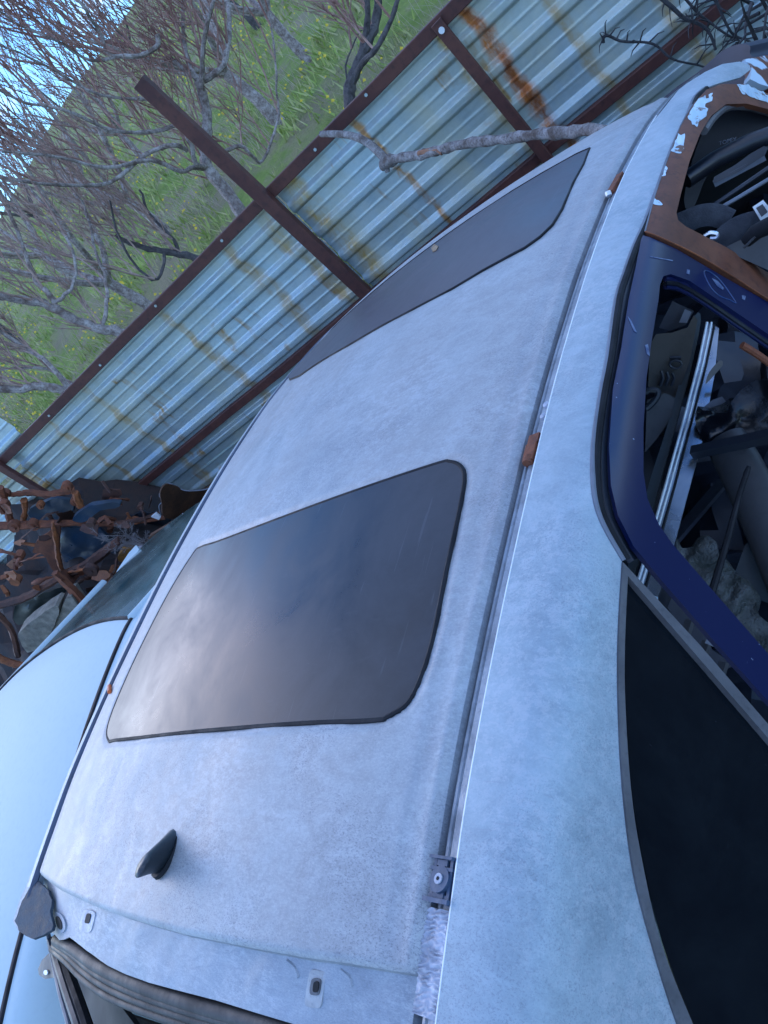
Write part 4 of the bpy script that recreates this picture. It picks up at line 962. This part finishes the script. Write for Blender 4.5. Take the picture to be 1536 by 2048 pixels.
# ================================================================ RUSTY SCRAP PILE BY THE FENCE
SP = 'rusty scrap piled against the fence'
def craggy(q, a, f=28):
    for v in q.v: v += Vector((noise.noise(v * f), noise.noise(v * f + Vector((7, 3, 0))), noise.noise(v * f + Vector((1, 9, 4))))) * a
def bar_px(name, pts, D, rad, mat, label, cat, n=6, flat=1., k=4, brk=()):
    t = thing(name, tuple(FP(pts[0][0], pts[0][1], D)), label, cat, SP)
    q = MB(); pp = spline([FP(x, y, D + dd) for x, y, dd in pts], k + 4)
    if hasattr(rad, '__len__'): rr = [interp([(i / (len(rad) - 1), r) for i, r in enumerate(rad)], j / (len(pp) - 1)) for j in range(len(pp))]
    else: rr = rad
    q.tube(pp, [r_ * .8 for r_ in rr] if hasattr(rr, '__len__') else rr, n, flat=flat * .85); craggy(q, .006, 45); q.build('tube', mat, t, ang=25)
    for (x, y, w, h) in brk:
        c = FP(x, y, D - .01); q = MB(); q.tube([c - NF * .02, c + NF * .01], w * .8, 14); q.tube([c - NF * .03, c + NF * .02], w * .35, 10); craggy(q, .008)
        q.build('flange', mat, t)
    return t
bar_px('axle_tube', [(-40, 1052, 0), (60, 1050, 0), (150, 1046, 0), (230, 1048, .05), (330, 1035, .15)], 2.95, [.034, .034, .026, .022, .02], M_RUST, 'long rusty axle tube lying across the scrap pile', 'axle', brk=((30, 1050, .045, 0), (68, 1048, .042, 0)))
bar_px('suspension_arm', [(20, 990, 0), (60, 985, 0), (100, 988, 0), (150, 980, .05)], 3.02, [.018, .026, .024, .03], M_RUST, 'bright rusty suspension arm on top of the pile below the fence post', 'suspension arm', brk=((135, 972, .038, 0), (150, 1000, .030, 0), (12, 985, .03, 0)))
bar_px('suspension_arm', [(48, 1000, 0), (50, 1022, 0), (45, 1045, 0)], 3.0, [.03, .02, .028], M_RUST2, 'short orange rusty link hanging under the bright suspension arm', 'suspension arm', brk=((82, 1008, .026, 0),))
bar_px('suspension_arm', [(0, 975, 0), (12, 1010, 0), (20, 1040, 0)], 2.98, [.03, .024, .03], M_RUST, 'rusty arm at the left edge of the pile', 'suspension arm')
bar_px('suspension_arm', [(150, 985, 0), (160, 1010, 0), (168, 1020, 0)], 3.0, [.028, .03, .016], M_RUST2, 'rusty ball joint end at the right of the bright suspension arm', 'suspension arm')
bar_px('steel_bar', [(230, 1045, 0), (280, 1040, 0), (330, 1020, .05)], 2.9, [.016, .018, .012], M_RUSTD, 'dark rusty bar right of the axle tube', 'bar')
bar_px('exhaust_pipe', [(-20, 1215, 0), (50, 1195, 0), (110, 1160, 0), (165, 1135, .05), (200, 1110, .1), (240, 1080, .1)], 2.6, [.028, .03, .028, .036, .04, .03], M_RUSTD, 'dark brown exhaust pipe sloping across the lower pile', 'exhaust pipe', brk=((183, 1138, .045, 0),))
bar_px('steel_bar', [(110, 1145, 0), (150, 1185, 0), (185, 1225, 0)], 2.5, [.03, .034, .03], M_RUST, 'reddish square bar slanting down beside the pale foam block', 'bar', n=4)
bar_px('steel_bar', [(-20, 1215, 0), (20, 1255, 0), (36, 1310, 0)], 2.35, [.02, .024, .028], M_RUSTD, 'curved brown bar at the lower left of the pile', 'bar')
bar_px('steel_bar', [(-30, 1300, 0), (20, 1325, 0), (60, 1330, 0)], 2.3, [.025, .028, .02], M_RUST2, 'orange rusty bar low behind the pale car roof', 'bar')
bar_px('steel_bar', [(105, 1045, 0), (112, 1080, 0), (118, 1120, 0), (130, 1155, 0)], 2.82, [.012, .02, .022, .012], M_RUST2, 'rusty upright bracket arm in front of the dark blue panel', 'bracket')
def pl(name, px, D, th, mat, label, cat, crumple=.01, cell=10, tilt=0, tx_=0, smooth=3, freq=14):
    cx_ = sum(p[0] for p in px) / len(px); cy_ = sum(p[1] for p in px) / len(px)
    return plate(name, px, lambda x, y: FP(x, y, D + (y - cy_) * tilt + (x - cx_) * tx_), th, mat, label, cat, cell, SP, crumple, freq, smooth)
pl('bracket_plate', [(68, 1095), (75, 1080), (100, 1062), (104, 1052), (118, 1052), (120, 1075), (118, 1110), (128, 1150), (118, 1148), (105, 1140), (96, 1125), (88, 1110), (66, 1106)], 2.84, .012, M_RUST, 'flat rusty plate with two large holes in front of the dark blue panel', 'plate', .004)
pl('dark_blue_panel', [(122, 1060), (160, 1056), (200, 1060), (230, 1095), (232, 1112), (210, 1124), (180, 1118), (150, 1116), (128, 1122)], 2.95, .02, M_BLUESC, 'dark blue rounded scrap door panel in the middle of the pile', 'metal panel', .02)
pl('dark_blue_panel', [(145, 1042), (150, 1030), (180, 1012), (215, 1006), (240, 1008), (232, 1016), (200, 1022), (170, 1044)], 2.92, .03, M_BLUESC, 'curved dark blue wing edge lying over the axle tube', 'metal panel', .008)
pl('dark_blue_panel', [(60, 1020), (100, 1000), (140, 1000), (148, 1020), (120, 1038), (70, 1038)], 3.08, .02, M_BLUESC, 'dark blue sheet behind the bright suspension arm', 'metal panel', .015)
pl('dark_blue_panel', [(230, 1060), (262, 1030), (330, 1030), (340, 1080), (300, 1090), (250, 1090)], 3.1, .02, M_BLKP, 'black blue sheet behind the brown board', 'metal panel', .03)
pl('bent_rusty_panel', [(321, 985), (332, 969), (350, 972), (370, 982), (405, 981), (440, 968), (430, 1060), (370, 1040), (330, 1036), (324, 1010)], 2.85, .008, rust('brown_flaking_rust', (.045, .022, .012), (.09, .04, .018), (.03, .016, .012)), 'curled brown rusty body panel with torn bright edge beside the silver car', 'metal panel', .006, 10, 0, .002)
q = MB(); q.tube(spline([FP(x, y, 2.84) for x, y in ((322, 1030), (318, 1012), (324, 1003), (319, 988), (333, 968), (350, 971), (370, 981), (405, 980), (425, 974))], 4), .003, 6); tag(q.build('torn_edge', M_LGREY), 'thin bright torn metal edge round the curled brown panel', 'metal edge')
pl('brown_board', [(290, 1090), (300, 1072), (340, 1048), (385, 1025), (380, 1062), (340, 1085), (310, 1100)], 2.75, .02, M_BROWN, 'flat brown board leaning behind the silver car roof', 'board', .001, 14, smooth=1)
pl('foam_block', [(37, 1275), (40, 1262), (70, 1238), (110, 1212), (118, 1222), (112, 1240), (104, 1262), (80, 1290), (56, 1305)], 2.45, .09, M_STONE, 'pale crumbly foam block left of the pale wedge', 'foam block', .006, smooth=2)
pl('foam_block', [(120, 1225), (132, 1195), (142, 1192), (164, 1222), (140, 1245), (108, 1268), (106, 1255)], 2.47, .09, M_STONE, 'pale foam wedge with a thin crack line right of the foam block', 'foam block', .003, smooth=1)
pl('white_scrap', [(302, 1034), (312, 1026), (322, 1034), (318, 1040)], 2.8, .01, M_EDGE, 'small white torn scrap beside the curled rusty panel', 'scrap', .002, 6, smooth=1)
pl('dark_green_panel', [(30, 1210), (80, 1190), (130, 1170), (120, 1210), (60, 1240), (30, 1250)], 2.62, .03, simple('dark_green_plastic', (.01, .02, .02), .5, 0, .5, 6, .3), 'dark green plastic panel behind the pale foam block', 'panel', .02)
pl('ochre_hub', [(235, 1112), (250, 1098), (266, 1102), (270, 1116), (255, 1125), (240, 1122)], 2.8, .03, rust('ochre_rust', (.22, .10, .02), (.3, .15, .03)), 'small ochre rusty hub behind the windscreen pillar of the pale car', 'hub', .008)
# many small rusty fragments, each its own thing
rn = random.Random(11); FR = 'small rusty fragments in the scrap pile'
words = ['bent', 'short', 'twisted', 'flat', 'pitted', 'curled', 'hooked', 'narrow', 'stubby', 'dented']
spots = [(15, 1105), (40, 1085), (60, 1115), (20, 1150), (90, 1160), (140, 1150), (165, 1165), (200, 1150), (215, 1175), (190, 1185), (60, 1065), (135, 1035), (215, 1040), (250, 1050), (285, 1020), (270, 1040), (300, 1005), (245, 1140), (230, 1130), (75, 1175), (10, 1180), (30, 1130), (150, 1140), (220, 990), (240, 1000), (10, 1020), (100, 1030), (180, 1060), (205, 1070), (90, 1075)]
near = ['at the far left of the pile', 'beside the axle tube', 'left of the holed plate', 'above the exhaust pipe', 'below the holed plate', 'under the dark blue door panel', 'beside the exhaust pipe flange', 'right of the exhaust flange', 'above the pale car windscreen', 'over the reddish square bar']
LM = [((40, 1050), 'axle tube end'), ((150, 1045), 'axle tube middle'), ((280, 1040), 'dark steel bar'), ((90, 1095), 'holed plate'), ((180, 1090), 'dark blue door panel'), ((120, 985), 'bright suspension arm'), ((183, 1138), 'exhaust pipe flange'), ((30, 1200), 'exhaust pipe end'), ((150, 1185), 'reddish square bar'), ((360, 1000), 'curled brown panel'), ((250, 1110), 'ochre hub')]
used = set()
for i, (x, y) in enumerate(spots):
    D = rn.uniform(2.75, 3.05) if y < 1100 else rn.uniform(2.5, 2.8); a = rn.uniform(0, 6.28); L = rn.uniform(12, 28)
    pts = [FP(x - L * math.cos(a), y - L * math.sin(a) * .6, D), FP(x + rn.uniform(-5, 5), y + rn.uniform(-8, 8), D - .02), FP(x + L * math.cos(a), y + L * math.sin(a) * .6, D + .03)]
    q = MB(); pp = spline(pts, 4); rr = rn.uniform(.007, .018); sides, flt = rn.choice((4, 6, 8)), rn.choice((.25, .6, 1)); q.tube(pp, [rr * rn.uniform(.6, 1.3) for _ in pp], sides, flat=flt)
    ring_, spur = rn.random() < .5, rn.random() < .4
    if i % 2:
        q = MB(); m = rn.randint(6, 10); poly = [(x + L * rn.uniform(.45, 1.15) * math.cos(6.283 * k / m), y + L * rn.uniform(.3, .8) * math.sin(6.283 * k / m)) for k in range(m)]
        tx1, ty1 = rn.uniform(-.006, .006), rn.uniform(-.006, .006); q = sheet(poly, lambda u, v: FP(u, v, D + (u - x) * tx1 + (v - y) * ty1), .004, 6); flt = .25
    if ring_: c = pp[rn.choice((0, -1))]; q.tube([c - NF * .02, c + NF * .02], rr * 1.8, 10)
    if spur: q.tube([pp[4], pp[4] + Vector((rn.uniform(-.06, .06), rn.uniform(-.03, .03), rn.uniform(-.08, .08)))], rr * .7, 6)
    craggy(q, .005, 50); mt = rn.choice((M_RUST, M_RUSTD, M_RUST2, M_RUSTD)); o = q.build('rusty_fragment', mt)
    lm = min(LM, key=lambda m: (m[0][0] - x) ** 2 + (m[0][1] - y) ** 2); ux = (x - lm[0][0]) * -.79 + (y - lm[0][1]) * -.61; rx2 = (x - lm[0][0]) * .61 - (y - lm[0][1]) * .79
    wh = ('above' if ux > 0 else 'below') if abs(ux) > abs(rx2) else ('right of' if rx2 > 0 else 'left of')
    shp = ('flat ' if flt < .5 else '') + ('round eyed ' if ring_ else '') + ('spurred ' if spur else '') + {M_RUST: 'brown', M_RUSTD: 'dark', M_RUST2: 'orange'}[mt]
    lb = shp + ' rusty metal fragment ' + wh + ' the ' + lm[1]
    if lb in used: lb = ('longer ' if L > 18 else 'shorter ') + lb
    used.add(lb); tag(o, lb, 'metal fragment', FR)
# dark body of the pile
mb = MB(); NX, NY = 46, 30
for i in range(NX + 1):
    for j in range(NY + 1):
        a = lerp(1.9, 5.4, i / NX); d = lerp(1.9, 3.36, j / NY); f = j / NY; p = NF * d + AF * a
        z = lerp(.35, 1.28, f) + .16 * noise.noise((a * 2.6, d * 2.6, 0)) + .09 * noise.noise((a * 8, d * 8, 4)) + .04 * noise.noise((a * 20, d * 20, 4)); z *= max(.3, min(1, (a - 2.0) / 1.5)); z += -.10 + .22 * max(0, min(1, (a - 3.1) / .6))
        mb.v.append(Vector((p.x, p.y, max(z, 0))))
for i in range(NX):
    for j in range(NY): k = i * (NY + 1) + j; mb.f.append((k, k + NY + 1, k + NY + 2, k + 1))
tag(mb.build('scrap_mass', rust('dark_mixed_scrap', (.012, .012, .014), (.035, .018, .014), (.006, .008, .012), scale=7), ang=20), 'dark mass of tangled scrap metal heaped against the fence', kind='stuff')

# ================================================================ BRANCH, VINE, DARK BUMPER
def bark(name, c1, c2, c3, sc_=14):
    n = NT(name); a = n.noise(sc_, 6, .7, stretch=(1, 1, 1)); b = n.noise(sc_ * 5, 4, .7)
    n.set(n.mix(n.ramp(b, .5, .7, 0, .8), n.mix(n.ramp(a, .38, .62), c1, c2), c3), .8, 0., .3); n.bump(b, .7, .006); return n.m
M_BARKL = bark('grey_branch_bark', (.10, .08, .07), (.30, .29, .29), (.035, .028, .026), 22)
lg = thing('broken_branch', tuple(FP(780, 320, 3.2)), 'thick broken grey branch resting on the fence top and the silver car roof', 'branch')
def craggy2(q, a, f=22):
    for v in q.v: v += Vector((noise.noise(v * f), noise.noise(v * f + Vector((7, 3, 0))), noise.noise(v * f + Vector((1, 9, 4))))) * a
def lpt(x, y): return FP(x, y, lerp(3.28, 2.35, (x - 640) / 560))
q = MB(); pp = spline([lpt(x, y) for x, y in ((642, 268), (672, 268), (705, 272), (735, 285), (758, 305), (774, 322))], 4); q.tube(pp, [lerp(.012, .018, i / (len(pp) - 1)) for i in range(len(pp))], 10); q.build('fork', M_BARKL, lg)
q = MB(); pp = spline([lpt(x, y) for x, y in ((766, 330), (785, 320), (815, 314), (860, 305), (920, 290), (985, 280), (1050, 272), (1110, 266), (1175, 262), (1235, 262))], 5)
q.tube(pp, [.0175 + .005 * noise.noise((i * .9, 0, 0)) + (.006 if i < 6 else 0) for i in range(len(pp))], 12); 
craggy2(q, .007)
q.tube([lpt(772, 332), lpt(776, 345)], [.014, .010], 8); q.tube([lpt(768, 318), lpt(764, 330)], [.016, .010], 8); q.build('limb', M_BARKL, lg)
q = MB(); q.tube(spline([lpt(x, y) - NF * .012 for x, y in ((838, 305), (856, 300), (876, 298), (885, 304))], 3), [.010] * 10, 8); q.build('torn_bark', bark('inner_bark', (.22, .10, .06), (.3, .16, .1), (.1, .05, .04)), lg)
M_VINE = bark('vine_bark', (.03, .035, .04), (.06, .06, .065), (.015, .015, .02))
def vine(name, pts, D, r, label, cat='vine', fuzz=0):
    q = MB(); pp = spline([FP(x, y, D) for x, y in pts], 6)
    for p in pp: p += Vector((noise.noise(p * 9), noise.noise(p * 9 + Vector((3, 3, 3))), noise.noise(p * 9 + Vector((5, 1, 8))))) * .02
    q.tube(pp, [lerp(r, r * .5, i / (len(pp) - 1)) for i in range(len(pp))], 6)
    for k in range(fuzz):
        b = rn.choice(pp); d = Vector((rn.uniform(-1, 1), rn.uniform(-1, 1), rn.uniform(-1, 1))); q.tube([b, b + d * .04, b + d * .06 + Vector((0, 0, -.01))], [.003, .002, .001], 4, False)
    return tag(q.build(name, M_VINE), label, cat)
vine('dry_vine', [(1204, 84), (1202, 74), (1215, 72), (1260, 85), (1300, 92), (1350, 115), (1400, 135), (1440, 155)], 3.0, .006, 'thin dark vine hooking over the right end of the fence rail', fuzz=14)
vine('dry_vine', [(1310, -20), (1345, 15), (1380, 45), (1420, 70), (1435, 95)], 2.95, .008, 'dark twisted vine hanging down right of the hooked one', fuzz=20)
vine('dry_vine', [(1400, -20), (1430, 20), (1460, 50), (1500, 90)], 2.9, .006, 'dark thin vine nearest the right edge of the fence', fuzz=16)
vine('dry_vine', [(1360, -20), (1410, 30), (1450, 60), (1475, 80)], 3.0, .005, 'slender dark vine between the twisted one and the right edge', fuzz=16)
# dark bush at the upper right corner
bt = thing('dark_bush', tuple(FP(1530, 60, 2.8)), 'dark leafless bush at the right end of the fence', 'bush')
q = MB()
for k in range(45):
    x, y = rn.uniform(1500, 1640), rn.uniform(-60, 110); a = FP(x, y, rn.uniform(2.5, 3.1)); d = Vector((rn.uniform(-.6, .6), rn.uniform(-.6, .6), rn.uniform(-.4, 1))).normalized() * rn.uniform(.08, .25)
    q.tube([a, a + d * .5 + Vector((0, 0, .02)), a + d], [.006, .004, .002], 5, False)
q.build('twigs', M_VINE, bt)
dbp = plate('black_bumper', [(1270, 232), (1310, 208), (1356, 172), (1395, 145), (1425, 118), (1450, 98), (1480, 88), (1500, 92), (1502, 112), (1540, 130), (1600, 200), (1450, 250), (1330, 270)], dplane(2.55, 2.35, (1, 0), (1270, 1500)), .12, simple('matt_blue_black_plastic', (.028, .038, .062), .55, 0, .2, 3, .1), 'matt blue black curved bumper standing between the fence and the silver car', 'bumper', 16)

# ================================================================ TREES
M_TRUNK = bark('pale_grey_bark', (.15, .11, .095), (.42, .38, .36), (.07, .055, .05), 16)
M_TRUNKD = bark('dark_bark', (.05, .045, .045), (.12, .11, .11), (.02, .018, .02), 9)
M_TWIG = bark('reddish_twig', (.22, .105, .085), (.42, .28, .24), (.13, .07, .06), 5)
M_TWIGG = bark('grey_brown_twig', (.26, .17, .14), (.42, .31, .27), (.13, .09, .075), 5)
UPV = Vector((0, 0, 1))
def twigs(mb, rnd, b, d, L, r, lvl):
    n = 4 if lvl else 3; p = b; pts = [p.copy()]; dd = d.normalized()
    for i in range(n):
        dd = (dd + UPV * .16 + Vector((rnd.uniform(-1, 1), rnd.uniform(-1, 1), rnd.uniform(-.6, .6))) * .16).normalized(); p = p + dd * L / n; pts.append(p.copy())
    mb.tube(pts, [lerp(r, r * .35, i / n) for i in range(n + 1)], 4 if lvl < 2 else 5, False)
    if lvl > 0:
        for k in range(rnd.randint(3, 5)):
            f = rnd.uniform(.15, .95); i = min(int(f * n), n - 1); q_ = pts[i].lerp(pts[i + 1], f * n - i); side = Vector((rnd.uniform(-1, 1), rnd.uniform(-1, 1), rnd.uniform(-.2, .8)))
            twigs(mb, rnd, q_, dd * .7 + side * .9, L * rnd.uniform(.35, .7), r * .55, lvl - 1)
def scaffold_tree(name, label, base_px, dist, limbs, seed, ntw=7, tw=(.5, 1.1), trunkmat=None, twmat=None, sc_=1.):
    """limbs: outlines of the photographed limbs, (px, py, extra distance), with a start and end radius"""
    rnd = random.Random(seed); b = CAM + ray(*base_px) * dist; gz = terrain(b.x, b.y)
    t = thing(name, (b.x, b.y, gz), label, 'tree', 'bare orchard trees behind the fence'); T = MB(); Wd = MB()
    first = True
    for pts, r0, r1 in limbs:
        P = spline([CAM + ray(x, y) * (dist + e) for x, y, e in pts], 4)
        for i, p in enumerate(P): p += Vector((noise.noise((i * .6, seed, 0)), noise.noise((i * .6, seed, 5)), noise.noise((i * .6, seed, 9)))) * .012
        if first: P = [Vector((P[0].x, P[0].y, min(gz, P[0].z) - .1))] + P; first = False
        T.tube(P, [lerp(r0, r1, i / (len(P) - 1)) * .60 * (1 + .10 * math.sin(i * 2.3 + seed)) for i in range(len(P))], 8)
        for k in range(int(1.15 * ntw * (.42 if r0 < .03 else .55) * (len(P) / 16 + .4))):
            f = rnd.uniform(.25, 1); i = min(int(f * (len(P) - 1)), len(P) - 2); d = (P[i + 1] - P[i]).normalized()
            side = Vector((rnd.uniform(-1, 1), rnd.uniform(-1, 1), rnd.uniform(0, 1)))
            twigs(Wd, rnd, P[i], d * .4 + side * .7 + UPV * .5, rnd.uniform(*tw), .0068 * sc_, 2)
    T.build('trunk', trunkmat or M_TRUNK, t); Wd.build('twigs', twmat or M_TWIG, t, smooth=False); return t
scaffold_tree('orchard_tree', 'bare pale barked tree with upswept branches directly behind the tall fence post', (485, 432), 5.6, [
    ([(485, 432, 0), (455, 385, 0), (418, 340, 0), (409, 300, 0), (415, 250, 0), (408, 200, 0), (396, 160, 0)], .075, .045),
    ([(397, 165, 0), (425, 150, 0), (447, 130, 0), (455, 95, .05), (459, 50, .1), (455, 0, .2), (450, -60, .3)], .036, .022),
    ([(402, 190, 0), (405, 120, -.1), (412, 60, -.2), (428, 0, -.3)], .030, .018),
    ([(396, 160, 0), (380, 135, .1), (368, 80, .2), (365, 0, .3)], .032, .018),
    ([(396, 160, 0), (360, 130, 0), (340, 118, 0)], .034, .030),
    ([(415, 332, 0), (398, 332, -.1), (388, 318, -.15), (382, 285, -.2), (355, 250, -.3), (330, 225, -.3)], .03, .02),
    ([(412, 338, 0), (385, 335, -.1), (362, 343, -.2), (300, 320, -.3), (215, 335, -.4), (120, 315, -.5), (0, 302, -.6)], .028, .012),
    ([(372, 300, -.2), (345, 290, -.3), (290, 310, -.3), (220, 365, -.4), (130, 370, -.5), (40, 362, -.6), (-20, 350, -.6)], .026, .012),
    ([(415, 318, 0), (440, 308, .1), (478, 292, .2), (498, 305, .2), (520, 325, .3), (540, 290, .3), (556, 230, .4), (550, 120, .4), (535, 0, .5)], .026, .010),
    ([(314, 70, -.3), (314, 92, -.3), (285, 110, -.35), (240, 112, -.4), (212, 100, -.4), (200, 65, -.4), (170, 20, -.5), (150, -20, -.5)], .026, .014),
    ([(240, 112, -.4), (180, 120, -.4), (110, 80, -.5), (40, 50, -.5), (-20, 10, -.6)], .016, .008),
    ([(350, 250, -.3), (310, 262, -.3), (230, 262, -.4), (130, 220, -.5), (50, 205, -.5), (-20, 170, -.6)], .022, .010),
    ([(330, 225, -.3), (300, 200, -.3), (200, 190, -.4), (90, 130, -.5), (0, 90, -.6)], .018, .008)], 21, 8)
scaffold_tree('orchard_tree', 'dark trunked bare tree just left of the second fence post', (697, 205), 4.7, [
    ([(697, 205, 0), (702, 165, 0), (716, 130, 0), (738, 80, 0), (752, 40, .1), (757, -20, .1)], .06, .035),
    ([(716, 130, 0), (728, 85, 0), (735, 30, 0), (732, -30, 0)], .034, .022), ([(705, 160, 0), (730, 120, -.1), (756, 92, -.2), (790, 20, -.2), (800, -30, -.2)], .030, .016),
    ([(700, 180, 0), (692, 130, 0), (715, 70, .1), (725, 60, .2)], .010, .004)], 5, 4, (.25, .55), M_TRUNKD)
scaffold_tree('orchard_tree', 'grey tree leaning far left with its base beside the middle of the fence', (255, 672), 4.9, [
    ([(255, 672, 0), (230, 662, 0), (190, 655, 0), (140, 635, 0), (100, 612, 0), (50, 600, 0), (-20, 590, 0)], .052, .036),
    ([(115, 615, 0), (95, 585, 0), (72, 560, .1), (48, 500, .1), (22, 430, .2), (0, 380, .2)], .028, .014),
    ([(205, 655, 0), (213, 610, 0), (212, 560, .1), (190, 500, .2), (175, 430, .3), (150, 380, .3)], .022, .010),
    ([(110, 605, 0), (130, 590, -.1), (150, 560, -.1), (145, 500, -.1), (110, 450, 0), (70, 420, 0)], .020, .008)], 9, 8, (.35, .8), None, M_TWIGG)
scaffold_tree('orchard_tree', 'low forked bare tree at the left edge near the torn fence sheet', (150, 788), 4.9, [
    ([(150, 788, 0), (118, 778, 0), (70, 772, 0), (30, 780, 0), (-30, 770, 0)], .045, .035), ([(140, 782, 0), (105, 735, 0), (60, 700, .1), (-20, 650, .1)], .028, .014),
    ([(150, 775, 0), (110, 745, .2), (70, 735, .2), (-20, 740, .3)], .02, .01)], 13, 9, (.35, .7), M_TRUNK, M_TWIGG)
scaffold_tree('orchard_tree', 'dark low limbed tree between the tall fence post and the leaning grey tree', (400, 520), 5.6, [
    ([(400, 520, 0), (360, 508, 0), (310, 500, 0), (260, 486, 0), (230, 470, 0)], .045, .022), ([(360, 508, 0), (340, 470, 0), (300, 430, .1), (280, 380, .2)], .024, .012),
    ([(330, 503, 0), (325, 540, -.1), (310, 560, -.1), (280, 540, -.1), (240, 480, -.1), (220, 400, -.1)], .02, .01)], 17, 9, (.4, .9), M_TRUNKD, M_TWIGG)
# smaller trees further up the hillside: one prototype of each of three shapes, copied
def far_tree(seed, mat, tw):
    rnd = random.Random(seed); T = MB(); Wd = MB()
    T.tube([Vector((0, 0, -.1)), Vector((.03, 0, .3)), Vector((0, .04, .7))], [.08, .06, .055], 7)
    for k in range(5):
        a = k * 1.256 + rnd.uniform(-.3, .3); d = Vector((math.cos(a), math.sin(a), .7)); p = Vector((0, .04, .65)); pts = [p.copy()]
        for i in range(5): d = (d + UPV * .25 + Vector((rnd.uniform(-.2, .2), rnd.uniform(-.2, .2), 0))).normalized(); p = p + d * .34; pts.append(p.copy())
        T.tube(pts, [.04, .034, .028, .022, .016, .01], 6)
        for j in range(5):
            f = rnd.uniform(.2, 1); i = min(int(f * 5), 4); twigs(Wd, rnd, pts[i].lerp(pts[i + 1], f * 5 - i), d * .4 + Vector((rnd.uniform(-1, 1), rnd.uniform(-1, 1), rnd.uniform(.1, 1))), rnd.uniform(.4, .8), .009, 2)
    return T, Wd, mat, tw
protos = []
rnd = random.Random(99); FT = 'small bare trees on the far hillside'
tspots = [(330, 640, 'low between the leaning tree and the fence'), (60, 700, 'low at the left edge above the forked tree'), (160, 560, 'behind the leaning grey tree'), (20, 520, 'at the left edge midway up the slope'), (120, 470, 'above the limbs of the leaning grey tree'),
          (560, 250, 'right of the tall post tree'), (620, 120, 'between the tall post tree and the dark trunked tree'), (520, 60, 'above the right limb of the tall post tree'), (250, 430, 'below the lowest limb of the tall post tree'), (340, 470, 'over the dark low limbed tree'),
          (40, 430, 'near the skyline at the left edge'), (150, 330, 'near the skyline behind the long left limb'), (230, 240, 'near the skyline behind the middle limbs'), (300, 130, 'near the skyline behind the post top'), (380, 30, 'near the skyline by the top edge'), (300, 330, 'halfway up the slope behind the long left limb')]
for i, (x, y, where) in enumerate(tspots):
    k = i % 3
    if len(protos) <= k:
        T, Wd, m1, m2 = far_tree(50 + k, (M_TRUNK, M_TRUNKD, M_TRUNK)[k], (M_TWIG, M_TWIGG, M_TWIG)[k]); root = bpy.data.objects.new('bare_tree', None); col.objects.link(root)
        tag(root, 'x', 'tree', FT); root['_off'] = (0, 0, 0)
        a = T.build('trunk', m1, root); b = Wd.build('twigs', m2, root, smooth=False); protos.append((root, a, b)); r_ = root
    else:
        pr, pa, pb = protos[k]; r_ = pr.copy(); col.objects.link(r_)
        for c_ in (pa, pb): cc_ = c_.copy(); col.objects.link(cc_); cc_.parent = r_
    p = on_terrain(x, y, 60); r_.location = (p.x, p.y, terrain(p.x, p.y)); r_.rotation_euler = (rnd.uniform(-.1, .1), rnd.uniform(-.1, .1), rnd.uniform(0, 6.28)); s = rnd.uniform(.8, 1.15); r_.scale = (s, s, s); r_['label'] = 'small leafless hillside tree ' + where
for o in bpy.data.objects:
    if o.get('_off') is not None: del o['_off']
